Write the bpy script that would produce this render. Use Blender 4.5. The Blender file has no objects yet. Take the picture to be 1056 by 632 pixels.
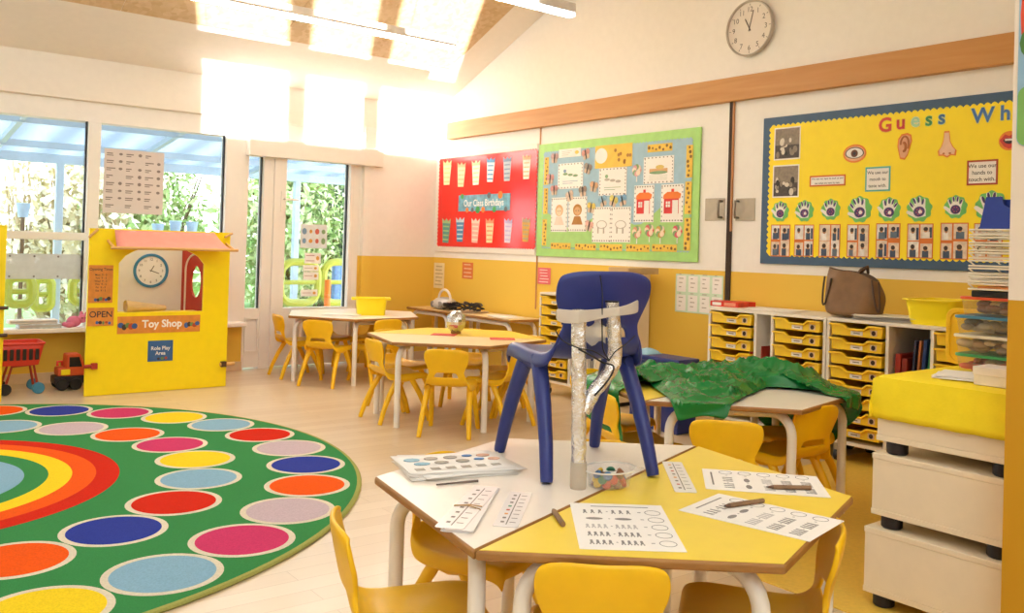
import bpy, bmesh, math, random
from mathutils import Vector, Matrix, noise
random.seed(7)
C = bpy.context.scene.collection
SC = bpy.context.scene
PI = math.pi

# ------------------------------------------------------------------ camera
FPX, CYP, YAW, PITCH, ROLL, CAMH = 920.68, 246.66, 0.669257, 0.0095615, 0.02981, 1.115
_fw = Vector((math.sin(YAW)*math.cos(PITCH), math.cos(YAW)*math.cos(PITCH), math.sin(PITCH)))
_rt = Vector((math.cos(YAW), -math.sin(YAW), 0))
_up = _rt.cross(_fw)
_r = math.cos(ROLL)*_rt + math.sin(ROLL)*_up
_u = -math.sin(ROLL)*_rt + math.cos(ROLL)*_up
CAMP = Vector((0, 0, CAMH))
cd = bpy.data.cameras.new('camera'); cam = bpy.data.objects.new('camera', cd); C.objects.link(cam)
cd.sensor_width = 36; cd.lens = FPX/1056*36; cd.shift_y = (CYP-316)/1056; cd.clip_start = 0.05; cd.clip_end = 200
cam.matrix_world = Matrix(((_r.x, _u.x, -_fw.x, 0), (_r.y, _u.y, -_fw.y, 0), (_r.z, _u.z, -_fw.z, CAMH), (0, 0, 0, 1)))
SC.camera = cam

def ray(px, py): return _r*((px-528)/FPX) - _u*((py-CYP)/FPX) + _fw
def on_z(px, py, z): v = ray(px, py); return CAMP + v*((z-CAMH)/v.z)
def on_x(px, py, x): v = ray(px, py); return CAMP + v*(x/v.x)
def on_y(px, py, y): v = ray(px, py); return CAMP + v*(y/v.y)

# ------------------------------------------------------------------ look, world, sun, window light
SC.view_settings.view_transform = 'Standard'; SC.view_settings.look = 'None'
SC.view_settings.gamma = 1; SC.view_settings.use_curve_mapping = False
SC.view_settings.exposure = 0.62
SKY = 4.4; SUN = 24.0; LAMP = 11.0; PORTAL = 1.0
SC.cycles.max_bounces = 10; SC.cycles.diffuse_bounces = 6; SC.cycles.transparent_max_bounces = 16
SC.cycles.caustics_reflective = False; SC.cycles.caustics_refractive = False
SC.cycles.sample_clamp_indirect = 8

w = bpy.data.worlds.new('sky'); SC.world = w; w.use_nodes = True
nt = w.node_tree; bg = nt.nodes['Background']
tc = nt.nodes.new('ShaderNodeTexCoord'); sx = nt.nodes.new('ShaderNodeSeparateXYZ'); rp = nt.nodes.new('ShaderNodeValToRGB')
nt.links.new(tc.outputs['Generated'], sx.inputs[0]); nt.links.new(sx.outputs['Z'], rp.inputs[0]); nt.links.new(rp.outputs[0], bg.inputs[0])
rp.color_ramp.elements[0].position = 0.0; rp.color_ramp.elements[0].color = (.94, .97, 1, 1)
rp.color_ramp.elements[1].position = 0.6; rp.color_ramp.elements[1].color = (.66, .84, 1, 1)
bg.inputs[1].default_value = SKY

sl = bpy.data.lights.new('sun', 'SUN'); so = bpy.data.objects.new('sun', sl); C.objects.link(so)
sl.energy = SUN; sl.angle = math.radians(.35); sl.color = (.95, .97, 1)
SUND = Vector((0.44, 1, -0.03*1.0925)).normalized()
so.rotation_euler = SUND.to_track_quat('-Z', 'Y').to_euler(); so.location = (-4, -6, 6)

XR, YW, XN, YN = 4.891, 7.422, 2.616, 1.085      # right wall, window wall, near wall face and its end
XL, YB = -3.2, -2.0
DADO = 1.0
CZ0, CS = 2.453, .42                             # ceiling height at the window wall, slope
def ceil_z(y): return CZ0 + CS*(YW-y)
YRIDGE = 3.0

def portal(name, loc, sx_, sy_, rot):
    l = bpy.data.lights.new(name, 'AREA'); l.shape = 'RECTANGLE'; l.size = sx_; l.size_y = sy_
    l.cycles.is_portal = True
    o = bpy.data.objects.new(name, l); C.objects.link(o); o.location = loc; o.rotation_euler = rot
portal('window_daylight', (0.6, YW+.25, 1.25), 7.0, 1.7, (PI/2, 0, PI))
portal('clerestory_daylight', (-.43, YB-.25, 3.27), 2.6, 2.0, (PI/2, 0, 0))

# ------------------------------------------------------------------ materials
def lin(c):
    if isinstance(c, str): c = tuple(int(c[i:i+2], 16)/255 for i in (0, 2, 4))
    return tuple(x/12.92 if x <= .04045 else ((x+.055)/1.055)**2.4 for x in c)
MATS = {}
def mat(name, col, rough=.5, metal=0, var=.06, scale=18, bump=0, bscale=60, trans=0, alpha=1, coat=0, spec=.5):
    if name in MATS: return MATS[name]
    m = bpy.data.materials.new(name); m.use_nodes = True; n = m.node_tree.nodes; L = m.node_tree.links
    b = n['Principled BSDF']; c = lin(col)
    tco = n.new('ShaderNodeTexCoord'); nz = n.new('ShaderNodeTexNoise'); nz.inputs['Scale'].default_value = scale; nz.inputs['Detail'].default_value = 3
    L.new(tco.outputs['Object'], nz.inputs['Vector'])
    r = n.new('ShaderNodeValToRGB'); L.new(nz.outputs['Fac'], r.inputs[0])
    r.color_ramp.elements[0].position = .3; r.color_ramp.elements[1].position = .7
    r.color_ramp.elements[0].color = tuple(x*(1-var) for x in c)+(1,); r.color_ramp.elements[1].color = tuple(min(1, x*(1+var)) for x in c)+(1,)
    L.new(r.outputs[0], b.inputs['Base Color'])
    b.inputs['Roughness'].default_value = rough; b.inputs['Metallic'].default_value = metal
    b.inputs['Specular IOR Level'].default_value = spec
    if trans: b.inputs['Transmission Weight'].default_value = trans
    if alpha < 1: b.inputs['Alpha'].default_value = alpha
    if coat: b.inputs['Coat Weight'].default_value = coat; b.inputs['Coat Roughness'].default_value = .15
    if bump:
        n2 = n.new('ShaderNodeTexNoise'); n2.inputs['Scale'].default_value = bscale; n2.inputs['Detail'].default_value = 4
        L.new(tco.outputs['Object'], n2.inputs['Vector'])
        bp = n.new('ShaderNodeBump'); bp.inputs['Strength'].default_value = bump; bp.inputs['Distance'].default_value = .01
        L.new(n2.outputs['Fac'], bp.inputs['Height']); L.new(bp.outputs[0], b.inputs['Normal'])
    MATS[name] = m; return m

def wall_mat(name, low, high, split):
    m = mat(name, high, .75, bump=.04, bscale=120, var=.015); n = m.node_tree.nodes; L = m.node_tree.links
    g = n.new('ShaderNodeNewGeometry'); s = n.new('ShaderNodeSeparateXYZ'); L.new(g.outputs['Position'], s.inputs[0])
    lt = n.new('ShaderNodeMath'); lt.operation = 'LESS_THAN'; lt.inputs[1].default_value = split; L.new(s.outputs['Z'], lt.inputs[0])
    mx = n.new('ShaderNodeMix'); mx.data_type = 'RGBA'; L.new(lt.outputs[0], mx.inputs[0])
    b = n['Principled BSDF']; src = b.inputs['Base Color'].links[0].from_socket
    L.new(src, mx.inputs[6]); mx.inputs[7].default_value = lin(low)+(1,); L.new(mx.outputs[2], b.inputs['Base Color'])
    return m
def glass_mat(name, tint=(1, 1, 1), gl=.06):
    m = bpy.data.materials.new(name); m.use_nodes = True; n = m.node_tree.nodes; L = m.node_tree.links
    n.remove(n['Principled BSDF']); out = n['Material Output']
    t = n.new('ShaderNodeBsdfTransparent'); t.inputs[0].default_value = tint+(1,)
    g = n.new('ShaderNodeBsdfGlossy'); g.inputs['Roughness'].default_value = .02
    nz = n.new('ShaderNodeTexNoise'); nz.inputs['Scale'].default_value = 3
    mm = n.new('ShaderNodeMath'); mm.operation = 'MULTIPLY'; mm.inputs[1].default_value = gl*2; L.new(nz.outputs['Fac'], mm.inputs[0])
    x = n.new('ShaderNodeMixShader'); L.new(mm.outputs[0], x.inputs[0]); L.new(t.outputs[0], x.inputs[1]); L.new(g.outputs[0], x.inputs[2])
    L.new(x.outputs[0], out.inputs[0]); MATS[name] = m; return m
def emit_mat(name, col, s):
    m = bpy.data.materials.new(name); m.use_nodes = True; n = m.node_tree.nodes; b = n['Principled BSDF']
    b.inputs['Base Color'].default_value = (.8, .8, .8, 1); b.inputs['Emission Color'].default_value = col+(1,); b.inputs['Emission Strength'].default_value = s
    MATS[name] = m; return m
def floor_mat():
    m = mat('laminate floor', 'dcc8aa', .32, var=.04, scale=2.0, coat=.15); n = m.node_tree.nodes; L = m.node_tree.links; b = n['Principled BSDF']
    g = n.new('ShaderNodeNewGeometry'); mp = n.new('ShaderNodeMapping'); mp.inputs['Rotation'].default_value = (0, 0, .02); L.new(g.outputs['Position'], mp.inputs[0])
    br = n.new('ShaderNodeTexBrick'); L.new(mp.outputs[0], br.inputs['Vector'])
    br.inputs['Scale'].default_value = 1; br.inputs['Brick Width'].default_value = 1.25; br.inputs['Row Height'].default_value = .095; br.inputs['Mortar Size'].default_value = .0012
    br.inputs['Color1'].default_value = lin('e0cdb0')+(1,); br.inputs['Color2'].default_value = lin('d6c0a0')+(1,); br.inputs['Mortar'].default_value = lin('bda684')+(1,)
    mp2 = n.new('ShaderNodeMapping'); mp2.inputs['Scale'].default_value = (2, 40, 1); L.new(g.outputs['Position'], mp2.inputs[0])
    nz = n.new('ShaderNodeTexNoise'); nz.inputs['Scale'].default_value = 1.5; nz.inputs['Detail'].default_value = 5; L.new(mp2.outputs[0], nz.inputs[0])
    mx = n.new('ShaderNodeMix'); mx.data_type = 'RGBA'; mx.blend_type = 'MULTIPLY'; mx.inputs[0].default_value = .25
    L.new(br.outputs['Color'], mx.inputs[6]); L.new(nz.outputs['Fac'], mx.inputs[7])
    ga = n.new('ShaderNodeMix'); ga.data_type = 'RGBA'; ga.inputs[0].default_value = .75
    L.new(mx.outputs[2], ga.inputs[6]); L.new(br.outputs['Color'], ga.inputs[7])
    L.new(ga.outputs[2], b.inputs['Base Color']); return m
def ply_mat():
    m = mat('plywood board', 'd6bb90', .7, var=.05, scale=30); n = m.node_tree.nodes; L = m.node_tree.links; b = n['Principled BSDF']
    g = n.new('ShaderNodeNewGeometry'); vo = n.new('ShaderNodeTexVoronoi'); vo.inputs['Scale'].default_value = 28; L.new(g.outputs['Position'], vo.inputs['Vector'])
    r = n.new('ShaderNodeValToRGB'); L.new(vo.outputs['Color'], r.inputs[0])
    r.color_ramp.elements[0].color = lin('c8a676')+(1,); r.color_ramp.elements[1].color = lin('dcc096')+(1,)
    L.new(r.outputs[0], b.inputs['Base Color']); return m
def wood_mat(name, a, b_, sc=(1, 1, 1), rough=.45):
    m = mat(name, a, rough); n = m.node_tree.nodes; L = m.node_tree.links; b = n['Principled BSDF']
    g = n.new('ShaderNodeTexCoord'); mp = n.new('ShaderNodeMapping'); mp.inputs['Scale'].default_value = sc; L.new(g.outputs['Object'], mp.inputs[0])
    nz = n.new('ShaderNodeTexNoise'); nz.inputs['Scale'].default_value = 3; nz.inputs['Detail'].default_value = 6; nz.inputs['Distortion'].default_value = .6; L.new(mp.outputs[0], nz.inputs[0])
    r = n.new('ShaderNodeValToRGB'); L.new(nz.outputs['Fac'], r.inputs[0])
    r.color_ramp.elements[0].position = .3; r.color_ramp.elements[1].position = .7
    r.color_ramp.elements[0].color = lin(a)+(1,); r.color_ramp.elements[1].color = lin(b_)+(1,)
    L.new(r.outputs[0], b.inputs['Base Color']); return m

M_WALLW = wall_mat('white and yellow painted wall', 'e8bf48', 'f0ebe3', DADO)
M_WALLN = wall_mat('cream and shaded yellow wall', 'cc960c', 'e6d8c6', 1.012)  # same yellow paint as elsewhere, darkened here to imitate its weaker light
M_WALLLOW = wall_mat('window wall paint', 'e8bf48', 'f0ebe3', .44)
M_CEIL = mat('white plaster', 'efe7da', .8, var=.015)
M_FLOOR = floor_mat()
M_VINYL = mat('yellow vinyl floor', 'e6c052', .4, var=.06, scale=60)
M_PLY = ply_mat()
M_BEAM = wood_mat('orange pine', 'c08440', 'cb9450', (8, .6, 8))
M_STRIP = wood_mat('brown wood strip', 'b07038', 'c58a50', (8, 8, .6))
M_EDGE = wood_mat('lacquered ply edge', '94642c', 'ab7a3e', (5, 5, 20))
M_UPVC = mat('white window plastic', 'efe9e0', .35, var=.01)
M_GLASS = glass_mat('window glass')
M_CHAIR = mat('yellow chair plastic', 'f6c30e', .38, var=.03, bump=.02, bscale=200)
M_BLUE = mat('navy chair plastic', '25337c', .38, var=.05, bump=.05, bscale=260)
M_TYEL = mat('yellow laminate', 'f7d94a', .3, var=.02)
M_TWHT = mat('white laminate', 'efe6da', .3, var=.015)
M_TCREAM = mat('pale maple laminate', 'ecd7a6', .35, var=.02)
M_METAL = mat('cream painted steel', 'efe9df', .4, var=.02)
M_WHITE = mat('white board', 'ebe4d8', .5, var=.015)
M_CRATE = mat('cream melamine', 'eedec0', .5, var=.02)
M_BLACK = mat('black plastic', '1a1718', .45)
M_DARK = mat('dark shadow gap', '2a2018', .8)
M_TRAY = mat('yellow tray plastic', 'f9d020', .35, var=.02)
M_TUB = mat('bright yellow plastic', 'fde61a', .35, var=.02)
M_PAPER = mat('white paper', 'f3efe9', .8, var=.01)
M_INK = mat('grey ink', '77716e', .8)
M_DINK = mat('dark ink', '3a3638', .8)
M_PLAYY = mat('yellow play panel', 'fbdf08', .4, var=.02)
M_PINK = mat('pink fabric', 'ea9a8a', .8, var=.03, bump=.05)
M_RED = mat('red', 'd8281c', .5); M_DRED = mat('dark red', 'a8301c', .5)
M_ORANGE = mat('orange', 'ee7a22', .6); M_CARDOR = mat('orange card', 'e0974a', .6, var=.12, scale=40)
M_BLUEP = mat('blue paper', '3a6fb0', .6); M_LBLUE = mat('light blue paper', '9cc4dc', .7)
M_GREEN = mat('green paper', '3f9a4a', .6); M_PURPLE = mat('purple paint', '4a3a6e', .6)
M_STEEL = mat('brushed steel', 'b4a894', .5, metal=.25, bump=.03)
M_SILVER = mat('silver plastic', 'c4c2c2', .35, metal=.4)
M_NUM = mat('clock ink', '6a6258', .7)

# ------------------------------------------------------------------ mesh builder
ROOTM = {}
def root_matrix(o):
    while o.parent: o = o.parent
    return ROOTM.get(o.name, Matrix())
class Plane:
    """a flat frame: u to the right, v up, n out of the surface"""
    def __init__(s, O, U, V): s.O = Vector(O); s.U = Vector(U).normalized(); s.V = Vector(V).normalized(); s.N = s.U.cross(s.V).normalized()
    def p(s, u, v, n=0): return s.O + s.U*u + s.V*v + s.N*n
    def at(s, u, v, rot=0):
        c, q = math.cos(rot), math.sin(rot)
        return Plane(s.p(u, v), s.U*c+s.V*q, s.V*c-s.U*q)
class MB:
    def __init__(s): s.v = []; s.f = []; s.m = []; s.mi = 0
    def mtl(s, i): s.mi = i; return s
    def add(s, vs, fs):
        o = len(s.v); s.v += [Vector(x) for x in vs]
        for f in fs: s.f.append([o+i for i in f]); s.m.append(s.mi)
        return s
    def box(s, x0, y0, z0, x1, y1, z1, M=None):
        vs = [Vector((x, y, z)) for z in (z0, z1) for y in (y0, y1) for x in (x0, x1)]
        if M: vs = [M @ v for v in vs]
        return s.add(vs, [(0, 2, 3, 1), (4, 5, 7, 6), (0, 1, 5, 4), (2, 6, 7, 3), (0, 4, 6, 2), (1, 3, 7, 5)])
    def prism(s, pl, poly, n0, n1):
        k = len(poly); a = [pl.p(u, v, n0) for u, v in poly]; b = [pl.p(u, v, n1) for u, v in poly]
        return s.add(a+b, [tuple(range(k))[::-1], tuple(range(k, 2*k))] + [(i, (i+1) % k, k+(i+1) % k, k+i) for i in range(k)])
    def flat(s, pl, poly, n): return s.add([pl.p(u, v, n) for u, v in poly], [tuple(range(len(poly)))])
    def rect(s, pl, u0, v0, u1, v1, n0, n1): return s.prism(pl, [(u0, v0), (u1, v0), (u1, v1), (u0, v1)], n0, n1)
    def ring(s, pl, outer, inner, n0, n1):
        k = len(outer); V = [pl.p(u, v, n) for n in (n0, n1) for P in (outer, inner) for u, v in P]; F = []
        for i in range(k):
            j = (i+1) % k
            F += [(2*k+i, 2*k+j, 3*k+j, 3*k+i), (i, k+i, k+j, j), (i, j, 2*k+j, 2*k+i), (k+j, k+i, 3*k+i, 3*k+j)]
        return s.add(V, F)
    def tube(s, pts, r, n=10, caps=True, fl=1):
        pts = [Vector(p) for p in pts]; k = len(pts); rs = r if isinstance(r, (list, tuple)) else [r]*k
        T = []
        for i in range(k): T.append((pts[min(i+1, k-1)]-pts[max(i-1, 0)]).normalized())
        a = Vector((0, 0, 1)) if abs(T[0].z) < .9 else Vector((1, 0, 0))
        x = T[0].cross(a).normalized(); vs = []; fs = []
        for i in range(k):
            x = (x - T[i]*x.dot(T[i])).normalized(); y = T[i].cross(x)
            for j in range(n):
                t = 2*PI*j/n; vs.append(pts[i] + (x*math.cos(t) + y*math.sin(t)*fl)*rs[i])
        for i in range(k-1):
            for j in range(n): fs.append((i*n+j, i*n+(j+1) % n, (i+1)*n+(j+1) % n, (i+1)*n+j))
        if caps: fs += [tuple(range(n))[::-1], tuple((k-1)*n+j for j in range(n))]
        return s.add(vs, fs)
    def lathe(s, prof, c=(0, 0, 0), n=24, M=None, caps=True):
        vs = []; fs = []; k = len(prof); c = Vector(c)
        for r, z in prof:
            for j in range(n):
                t = 2*PI*j/n; v = Vector((r*math.cos(t), r*math.sin(t), z)); vs.append(c + (M @ v if M else v))
        for i in range(k-1):
            for j in range(n): fs.append((i*n+j, i*n+(j+1) % n, (i+1)*n+(j+1) % n, (i+1)*n+j))
        if caps: fs += [tuple(range(n))[::-1], tuple((k-1)*n+j for j in range(n))]
        return s.add(vs, fs)
    def ball(s, c, r, n=12, sq=(1, 1, 1)):
        pr = [(max(.001, math.sin(PI*i/8)), -math.cos(PI*i/8)) for i in range(9)]
        M = Matrix.Diagonal((r*sq[0], r*sq[1], r*sq[2]))
        return s.lathe(pr, c, n, M)
    def grid(s, fn, nu, nv, skip=None):
        vs = [fn(i, j) for j in range(nv) for i in range(nu)]; fs = []
        for j in range(nv-1):
            for i in range(nu-1):
                if skip and skip(i, j): continue
                fs.append((j*nu+i, j*nu+i+1, (j+1)*nu+i+1, (j+1)*nu+i))
        return s.add(vs, fs)
    def build(s, name, mats, parent=None, smooth=False, bevel=0, sub=0, solid=0, local=False, ang=40, seg=2, fix=True):
        me = bpy.data.meshes.new(name)
        vs = s.v
        if parent is not None and not local:
            I = root_matrix(parent).inverted(); vs = [I @ v for v in vs]
        me.from_pydata([tuple(v) for v in vs], [], s.f)
        if not isinstance(mats, (list, tuple)): mats = [mats]
        for m in mats: me.materials.append(m)
        me.polygons.foreach_set('material_index', s.m)
        if fix:
            b = bmesh.new(); b.from_mesh(me)
            if sub or smooth: bmesh.ops.remove_doubles(b, verts=b.verts, dist=1e-6)
            # drop vertices no face uses
            bmesh.ops.delete(b, geom=[v for v in b.verts if not v.link_faces], context='VERTS')
            bmesh.ops.recalc_face_normals(b, faces=b.faces); b.to_mesh(me); b.free()
        if smooth or sub: me.polygons.foreach_set('use_smooth', [True]*len(me.polygons))
        o = bpy.data.objects.new(name, me); C.objects.link(o)
        if parent is not None: o.parent = parent
        if solid: x = o.modifiers.new('thickness', 'SOLIDIFY'); x.thickness = solid; x.offset = 0
        if bevel: x = o.modifiers.new('bevel', 'BEVEL'); x.width = bevel; x.segments = seg; x.limit_method = 'ANGLE'; x.angle_limit = math.radians(40)
        if sub: x = o.modifiers.new('smooth', 'SUBSURF'); x.levels = sub; x.render_levels = sub
        if smooth and not sub: me.set_sharp_from_angle(angle=math.radians(ang))
        return o
def tag(o, label, cat, group=None, kind=None):
    o['label'] = label; o['category'] = cat
    if group: o['group'] = group
    if kind: o['kind'] = kind
    return o
def thing(name, label, cat, loc=(0, 0, 0), rz=0, group=None):
    o = bpy.data.objects.new(name, None); C.objects.link(o); o.location = loc; o.rotation_euler = (0, 0, rz); o.empty_display_size = .1
    ROOTM[o.name] = Matrix.Translation(Vector(loc)) @ Matrix.Rotation(rz, 4, 'Z')
    return tag(o, label, cat, group)
def struct(o): o['kind'] = 'structure'; return o
KIDS = {}
def dup(root, loc, rz, label, group=None):
    r = root.copy(); C.objects.link(r); r.location = loc; r.rotation_euler = (0, 0, rz); r['label'] = label
    if group: r['group'] = group
    for ch in [o for o in bpy.data.objects if o.parent == root]:
        c = ch.copy(); C.objects.link(c); c.parent = r
        for g in [o for o in bpy.data.objects if o.parent == ch]:
            d = g.copy(); C.objects.link(d); d.parent = c
    return r
def circ(r, n=24, cx=0, cy=0, ry=None): return [(cx+r*math.cos(2*PI*i/n), cy+(ry or r)*math.sin(2*PI*i/n)) for i in range(n)]
def rrect(u0, v0, u1, v1, r, n=4):
    P = []
    for cx, cy, a in ((u1-r, v0+r, -PI/2), (u1-r, v1-r, 0), (u0+r, v1-r, PI/2), (u0+r, v0+r, PI)):
        for i in range(n+1): t = a+PI/2*i/n; P.append((cx+r*math.cos(t), cy+r*math.sin(t)))
    return P
_TXT = {}
def text_mb(mb, pl, s, u, v, size, n=.001, ext=.0006, align='CENTER', bold=0, xs=1):
    key = (s, align, bold)
    if key not in _TXT:
        cu = bpy.data.curves.new('lettering', 'FONT'); cu.body = s; cu.align_x = align; cu.size = 1; cu.offset = bold; cu.resolution_u = 3
        ob = bpy.data.objects.new('lettering', cu); C.objects.link(ob)
        me = bpy.data.meshes.new_from_object(ob.evaluated_get(bpy.context.evaluated_depsgraph_get()))
        _TXT[key] = ([tuple(x.co) for x in me.vertices], [tuple(p.vertices) for p in me.polygons])
        bpy.data.objects.remove(ob); bpy.data.curves.remove(cu); bpy.data.meshes.remove(me)
    vs, fs = _TXT[key]
    mb.add([pl.p(u+x*size*xs, v+y*size, n) for x, y, z in vs], fs); return mb
FLOORPL = Plane((0, 0, 0), (1, 0, 0), (0, 1, 0))
RW = Plane((XR-.0015, 0, 0), (0, -1, 0), (0, 0, 1))          # right wall seen from the room
WW = Plane((0, YW, 0), (1, 0, 0), (0, 0, 1))           # window wall
def rw(px, py, off=0): p = on_x(px, py, XR-off); return (-p.y, p.z)
def ww(px, py, off=0): p = on_y(px, py, YW-off); return (p.x, p.z)

# ================================================================== THE ROOM
b = MB(); b.box(XL, YB, -.1, XR, YW+.15, 0); struct(b.build('floor', M_FLOOR))
b = MB(); b.box(2.60, YN-.05, -.02, XR, 2.75, .004); struct(b.build('floor_yellow_vinyl', M_VINYL))

# ceiling: sloped plaster rising from the window wall, flat beyond the ridge
b = MB()
b.prism(Plane((0, 0, 0), (0, 1, 0), (0, 0, 1)), [(YW+.2, ceil_z(YW+.2)), (YRIDGE, ceil_z(YRIDGE)), (YB-.2, ceil_z(YRIDGE)), (YB-.2, ceil_z(YRIDGE)+.15), (YRIDGE, ceil_z(YRIDGE)+.15), (YW+.2, ceil_z(YW+.2)+.15)], XL-.2, XR+.2)
struct(b.build('ceiling', M_CEIL))
# plywood boards set on the slope
SLP = Plane((0, YW, CZ0), (1, 0, 0), (0, -1, CS))       # u = x, v up the slope, n into the room
kk = math.hypot(1, CS)
b = MB(); y0 = 6.765
def sv(y): return (YW-y)*kk
if SLP.N.z > 0: SLP.N = -SLP.N
xe = [-3.1, -1.9, -.7, .5, 1.72, 2.93, 3.98, 4.558]
for i in range(len(xe)-1):
    for (ya, yb) in ((y0, 5.53), (5.524, 4.3), (4.294, 3.1)):
        b.rect(SLP, xe[i]+.002, sv(ya), xe[i+1]-.002, sv(yb), 0, .005)
o = b.build('ceiling_plywood_boards', M_PLY); struct(o)

# right wall
b = MB(); b.box(XR, YB-.2, 0, XR+.15, YW+.15, 5.0); struct(b.build('wall_right', M_WALLW))
# beam above the sliding panels
b = MB(); b.box(XR-.045, YN, 2.144, XR+.02, 7.2, 2.305); struct(b.build('trim_1', M_BEAM, bevel=.004))
# seam strips between the sliding panels
p = on_x(754.5, 200, XR).y
b = MB(); b.mtl(0).box(XR-.012, p-.012, 1.27, XR+.01, p+.0, 2.144); b.mtl(1).box(XR-.010, p, .6, XR+.01, p+.028, 2.144); b.box(XR-.009, p-.012, .6, XR+.01, p, 1.27)
struct(b.build('trim_2', [M_STRIP, mat('dark panel gap', '3a2412', .7)]))
p2 = on_x(556, 200, XR).y
b = MB(); b.box(XR-.006, p2-.007, .6, XR+.01, p2+.007, 2.144); struct(b.build('trim_3', M_STRIP))

# window wall
WL, M0, M1, W2R, PD0, SL0, SL1, GL0, GL1, DR1 = XL, 1.683, 1.775, 2.763, 2.95, 2.967, 3.098, 3.304, 3.929, 3.985
HEAD, DHEAD, TR0, TR1, SILL = 1.99, 1.845, 1.072, 1.132, .44
T = .14
b = MB()
b.box(XL, YW, HEAD, XR, YW+T, 3.2)                 # band above the windows
b.box(XL, YW, -.05, PD0, YW+T, SILL-.04)           # below the sill
b.box(PD0, YW, DHEAD, DR1, YW+T, HEAD)
struct(b.build('wall_window', M_WALLLOW))
b = MB(); b.box(DR1, YW-.0, -.05, XR, YW+T, HEAD); b.box(4.06, YW-.05, 0, 4.17, YW, 2.2); struct(b.build('wall_corner', M_WALLW))
b = MB(); b.box(XL, YW-.035, 2.143, XR, YW, 2.50); struct(b.build('trim_4', M_CEIL, bevel=.008))
b = MB(); b.box(PD0-.02, YW-.10, DHEAD-.01, 4.235, YW-.002, HEAD+.005); struct(b.build('trim_5', M_UPVC, bevel=.006))

def pane(root, x0, z0, x1, z1, name='pane'):
    g = MB(); g.box(x0, YW+.055, z0, x1, YW+.063, z1); return struct(g.build(name, M_GLASS, root))
def frame(root, x0, z0, x1, z1, wd, name='frame', d0=.0, d1=.11):
    g = MB(); P = Plane((0, YW+d1, 0), (1, 0, 0), (0, 0, 1))
    g.ring(P, [(x0, z0), (x1, z0), (x1, z1), (x0, z1)], [(x0+wd, z0+wd), (x1-wd, z0+wd), (x1-wd, z1-wd), (x0+wd, z1-wd)], 0, d1-d0)
    return struct(g.build(name, M_UPVC, root, bevel=.004))
def wthing(name):
    o = bpy.data.objects.new(name, None); C.objects.link(o); ROOTM[o.name] = Matrix(); o['kind'] = 'structure'; return o
w1 = wthing('window_1')
b = MB(); b.box(.35, YW-.02, TR0, M0+.01, YW+.10, TR1); b.box(M0, YW-.015, SILL-.04, M1, YW+.11, HEAD); b.box(.28, YW-.015, SILL-.04, .36, YW+.11, HEAD)
struct(b.build('frame', M_UPVC, w1, bevel=.006))
pane(w1, .36, TR1, M0, HEAD); pane(w1, .36, SILL, M0, TR0)
b = MB(); b.box(M0-.012, YW+.02, SILL, M0+.0, YW+.05, HEAD); struct(b.build('gasket', M_BLACK, w1))
w0 = wthing('window_3')
b = MB(); b.box(-1.15, YW-.02, TR0, .30, YW+.10, TR1); b.box(-1.22, YW-.015, SILL-.04, -1.14, YW+.11, HEAD); struct(b.build('frame', M_UPVC, w0))
pane(w0, -1.14, TR1, .28, HEAD); pane(w0, -1.14, SILL, .28, TR0)
w2 = wthing('window_2')
b = MB(); b.box(W2R, YW-.02, SILL-.04, PD0+.01, YW+.11, HEAD); b.box(M1, YW, SILL-.04, W2R, YW+.11, SILL+.05)
struct(b.build('frame', M_UPVC, w2, bevel=.006)); pane(w2, M1, SILL+.05, W2R, HEAD)
b = MB(); b.box(W2R-.012, YW+.02, SILL, W2R, YW+.05, HEAD); struct(b.build('gasket', M_BLACK, w2))
b = MB(); b.box(XL, YW, SILL-.04, -1.2, YW+T, HEAD); struct(b.build('wall_window_side', M_WALLLOW))
# door
d1 = wthing('door_1')
b = MB()
b.box(PD0, YW-.01, 0, SL0, YW+.11, DHEAD); b.box(SL1, YW-.02, 0, 3.19, YW+.10, DHEAD); b.box(3.19, YW-.035, .02, GL0, YW+.09, DHEAD)
b.box(GL1, YW-.03, .02, 3.965, YW+.09, DHEAD); b.box(3.955, YW-.01, 0, DR1+.05, YW+.11, DHEAD)
struct(b.build('frame', M_UPVC, d1, bevel=.006))
b = MB(); b.box(GL0, YW-.025, .02, GL1, YW+.08, .525); b.box(SL0, YW-.01, .02, SL1, YW+.08, .525); struct(b.build('lower_panel', M_UPVC, d1))
P = Plane((0, YW-.012, 0), (1, 0, 0), (0, 0, 1)); b = MB()
b.ring(P, [(SL0+.0, .15), (SL1-.005, .15), (SL1-.005, .45), (SL0, .45)], [(SL0+.012, .165), (SL1-.02, .165), (SL1-.02, .435), (SL0+.012, .435)], 0, .012)
struct(b.build('panel_moulding', M_UPVC, d1))
pane(d1, GL0, .525, GL1, DHEAD); pane(d1, SL0, .525, SL1, DHEAD)
b = MB(); b.box(SL1-.01, YW+.02, .525, SL1, YW+.05, DHEAD); b.box(GL1-.010, YW+.02, .525, GL1, YW+.05, DHEAD); struct(b.build('gasket', M_BLACK, d1))
hp = ww(290, 208); b = MB(); b.box(hp[0]-.02, YW-.05, hp[1]-.09, hp[0]+.02, YW-.033, hp[1]+.09)
b.tube([(hp[0], YW-.05, hp[1]+.02), (hp[0], YW-.085, hp[1]+.02), (hp[0]+.12, YW-.085, hp[1]+.02)], .009)
struct(b.build('door_handle', M_UPVC, d1, smooth=True))
# sill shelf and skirting
b = MB(); b.box(XL, YW-.17, SILL-.055, PD0-.02, YW+.0, SILL-.02); struct(b.build('window_1_sill', M_UPVC, bevel=.008))
b = MB(); b.box(XL, YW-.02, 0, PD0, YW, .075); struct(b.build('baseboard_window', mat('beige skirting', 'd8bd96', .5)))
b = MB(); b.box(4.17, YW-.02, 0, XR, YW, .075); struct(b.build('baseboard_corner', MATS['beige skirting']))

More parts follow.
